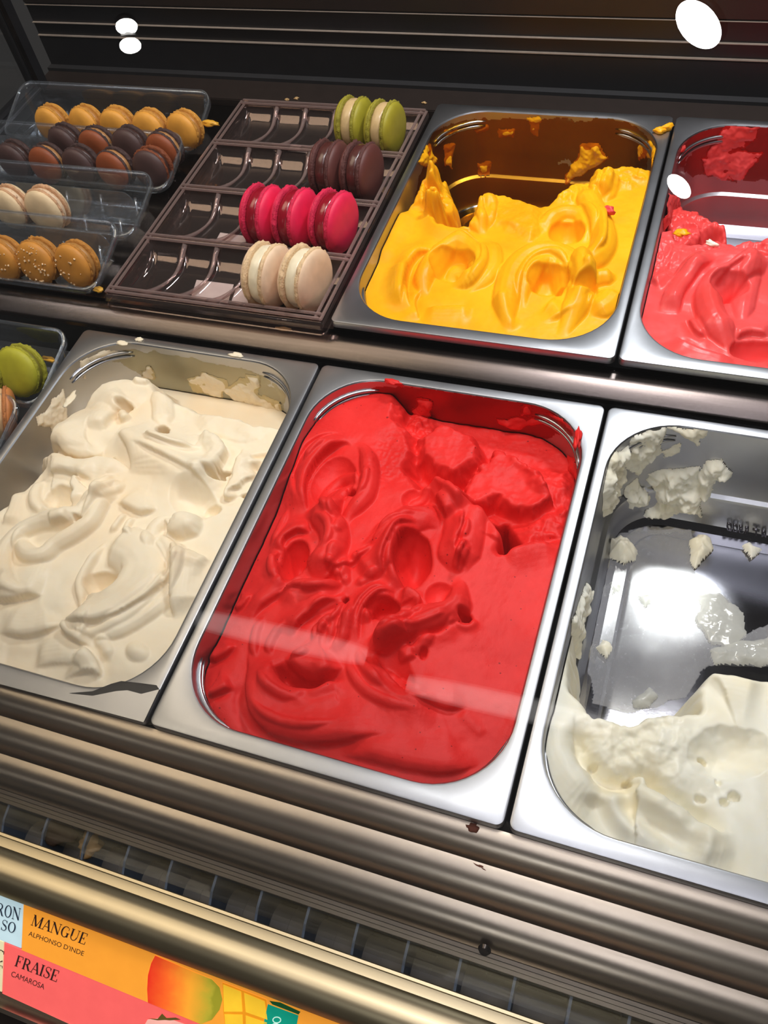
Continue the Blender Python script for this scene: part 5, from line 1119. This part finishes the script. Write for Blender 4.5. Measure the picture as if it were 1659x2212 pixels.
gm = glow(plain('green printed badge', (0.004, 0.30, 0.20), .3)); wm = glow(plain('pale printed line', (0.62, 0.86, 0.74), .4))
flat_q('badge', [(1338, 612), (1490, 668), (1470, 780), (1312, 730)], gm, mango, HT + .0001)
flat_q('badge_leaf', [(1345, 596), (1400, 604), (1500, 650), (1490, 664), (1360, 614)], plain('dark green print', (.02, .22, .06), .4), mango, HT + .00005)
ang = [cq((1383 + 17 * math.cos(a), 690 + 12 * math.sin(a))) for a in np.linspace(0, 6.2, 20)]; ob = [cq((1383 + 22 * math.cos(a), 690 + 17 * math.sin(a))) for a in np.linspace(0, 6.2, 20)]
def quads_obj(name, qs, h, mat, parent):
    v = [cw(u, w, h) - parent.location for q in qs for u, w in q]; return obj(name, mesh_from(name, v, [(4 * i + 3, 4 * i + 2, 4 * i + 1, 4 * i) for i in range(len(qs))]), mat, parent, False)
quads_obj('badge_ring', [[ang[i], ang[i + 1], ob[i + 1], ob[i]] for i in range(19)], HT + .0003, wm, mango)
ang = [cq((1376 + 14 * math.cos(a), 720 + 10 * math.sin(a))) for a in np.linspace(-2.6, 2.2, 16)]; ob = [cq((1376 + 19 * math.cos(a), 720 + 15 * math.sin(a))) for a in np.linspace(-2.6, 2.2, 16)]
quads_obj('badge_ring', [[ang[i], ang[i + 1], ob[i + 1], ob[i]] for i in range(15)], HT + .0003, wm, mango)
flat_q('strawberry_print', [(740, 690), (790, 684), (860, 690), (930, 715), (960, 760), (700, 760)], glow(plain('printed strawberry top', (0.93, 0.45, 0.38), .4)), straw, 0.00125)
flat_q('leaf_print', [(738, 684), (790, 686), (812, 660), (834, 682), (880, 680), (905, 690), (850, 694), (826, 692), (790, 694)], plain('printed strawberry leaf', (0.22, 0.16, 0.03), .4), straw, 0.00135)

# ------------------------------------------------------------------ crumbs, drips and dirt
def blob_mesh(name, sx, sy, sz, seed, rough=0.35, sub=3):
    bm = bmesh.new(); bmesh.ops.create_icosphere(bm, subdivisions=sub, radius=1)
    for v in bm.verts:
        c = v.co; k = 1 + rough * 2 * float(vnoise(np.array(c.x * 2.2 + seed), np.array(c.y * 2.2 + c.z * 1.7), seed)) + rough * float(vnoise(np.array(c.x * 5 + c.z * 3), np.array(c.y * 5 - c.z * 2), seed + 2))
        v.co = Vector((c.x * sx * k, c.y * sy * k, c.z * sz * k))
    me = bpy.data.meshes.new(name); bm.to_mesh(me); bm.free(); return me
def crumb(name, p, z, size, mat, label, cat='crumb', seed=1, rz=0.0, y=None, tilt=0):
    c = at(*p, z=z) if y is None else at(*p, y=y)
    o = obj(name, blob_mesh(name, *size, seed), mat); o.location = c; o.rotation_euler = (tilt, 0, rz); tag(o, label, cat); return o
dirt = plain('dark brown dirt', (0.05, 0.028, 0.018), .8); tan = plain('tan dried crumb', (0.42, 0.26, 0.11), .7); bc = plain('brown crumb', (0.16, 0.035, 0.012), .7)
peel = plain('orange yellow peel', (0.75, 0.38, 0.03), .5); ice = plain('white frost', (0.80, 0.80, 0.78), .35)
crumb('mango_crumb', (1438, 277), UZ + .003, (.009, .004, .004), M['yellow'], 'yellow crumb of ice cream on the gap between the two rear pans', seed=3, rz=.6)
crumb('mango_crumb', (1425, 281), UZ + .003, (.006, .004, .003), M['yellow'], 'smaller yellow crumb beside the one on the rear pan gap', seed=5)
crumb('raspberry_crumb', (1248, 946), .002, (.003, .011, .004), M['red'], 'red shred of ice cream stuck on the rim of the red pan', seed=6, rz=.15)
crumb('raspberry_crumb', (848, 826), .001, (.008, .003, .002), M['red'], 'thin red shred on the rear rim of the red pan', seed=8)
crumb('pink_crumb', (1316, 455), UZ - .004, (.006, .004, .004), M['pink'], 'pink crumb lying on the yellow ice cream', seed=9, rz=-.5)
crumb('mango_crumb', (1472, 503), UZ - .010, (.007, .005, .003), M['yellow'], 'yellow crumb lying on the pink ice cream', seed=10)
crumb('white_crumb', (1537, 527), UZ - .008, (.006, .003, .003), M['white'], 'white crumb lying on the pink ice cream', seed=11, rz=-.5)
crumb('brown_crumb', (1022, 1788), -.009, (.0045, .0030, .0012), bc, 'brown crumb on the uppermost bronze rail', seed=12)
crumb('brown_crumb', (1038, 1872), -.0172, (.005, .0012, .0010), bc, 'thin brown crumb on the second bronze rail', seed=13, rz=-.2)
crumb('orange_crumb', (90, 1662), -.0268, (.0017, .0017, .0012), peel, 'tiny orange drop on the third bronze rail', seed=14)
crumb('dirt_clump', (128, 1795), -.066, (.013, .010, .006), dirt, 'dark dirt clump on the duct behind the grille fins', 'dirt', seed=15)
crumb('tan_crumb', (196, 1822), -.066, (.008, .009, .005), tan, 'tan dried crumb on the duct beside the dirt clump', seed=16)
crumb('peel_crumb', (452, 266), .036, (.011, .004, .003), peel, 'orange yellow scrap at the right end of the yellow macaron tray', seed=17)
crumb('peel_crumb', (212, 625), .012, (.005, .004, .002), peel, 'small yellow scrap on the shelf between two trays', seed=18)
crumb('peel_crumb', (108, 777), -.030, (.011, .003, .003), peel, 'yellow scrap beside the lime green macaron', seed=19, rz=-.1)
crumb('brown_crumb', (612, 711), .0075, (.010, .003, .0012), tan, 'tan flake on the shelf edge below the smoky tray', seed=20, rz=.05)
for i, (p, sx) in enumerate((((1420, 846), .012), ((1470, 855), .022), ((1525, 855), .016))):
    crumb('frost_drip', p, -.003, (sx, .003, .004), ice, ['left white frost patch hanging under the shelf edge', 'middle and largest white frost patch under the shelf edge', 'right white frost patch under the shelf edge'][i], 'frost', seed=22 + i)['group'] = 'frost under the shelf edge'
for i, (p, s) in enumerate((((262, 741), (.006, .003, .001)), ((301, 733), (.004, .003, .001)), ((510, 766), (.007, .003, .001)), ((150, 862), (.004, .010, .001)))):
    crumb('cream_crumb', p, .0008, s, M['cream'], ['cream smear on the left rear rim of the cream pan', 'small cream smear beside the curved rear corner of the cream pan', 'cream smear on the rear rim of the cream pan', 'long cream smear on the left rim of the cream pan'][i], seed=30 + i)
rnd = random.Random(5)
for i, p in enumerate(((620, 215), (532, 219), (916, 222), (640, 212))):
    crumb('ledge_crumb', p, .017, (.003, .002, .0015), tan, ['tiny crumb on the dark rear ledge, second from the left of four', 'tiny crumb on the dark rear ledge, furthest left of four', 'tiny crumb on the dark rear ledge, close to the yellow pan', 'tiny crumb on the dark rear ledge, third from the left of four'][i], seed=40 + i)['group'] = 'crumbs on the rear ledge'

# number embossed from behind into the rear wall of the nearly empty pan, so it reads mirrored
cu = bpy.data.curves.new('embossed_number', 'FONT'); cu.body = 'ART.5500'; cu.offset = 0.008; cu.extrude = 0.05; to = bpy.data.objects.new('tmp', cu); COL.objects.link(to)
me = bpy.data.meshes.new_from_object(to.evaluated_get(bpy.context.evaluated_depsgraph_get())); bpy.data.objects.remove(to)
co = np.array([v.co[:] for v in me.vertices]); co[:, 0] -= co[:, 0].min(); YW = 0.3345
a, b, q = (Vector(at(*R8(p), y=YW)) for p in ((1195, 640), (985, 592), (1195, 608))); ex = (b - a) / co[:, 0].max(); ey = (q - a) / co[:, 1].max()
for v, k in zip(me.vertices, co): v.co = a + ex * k[0] + ey * k[1] + Vector((0, -1, 0)) * k[2] * 0.02 - pan_white.location
me.materials.clear(); obj('embossed_number', me, steel('embossed steel', (0.22, 0.21, 0.23), 0.3), pan_white, False)
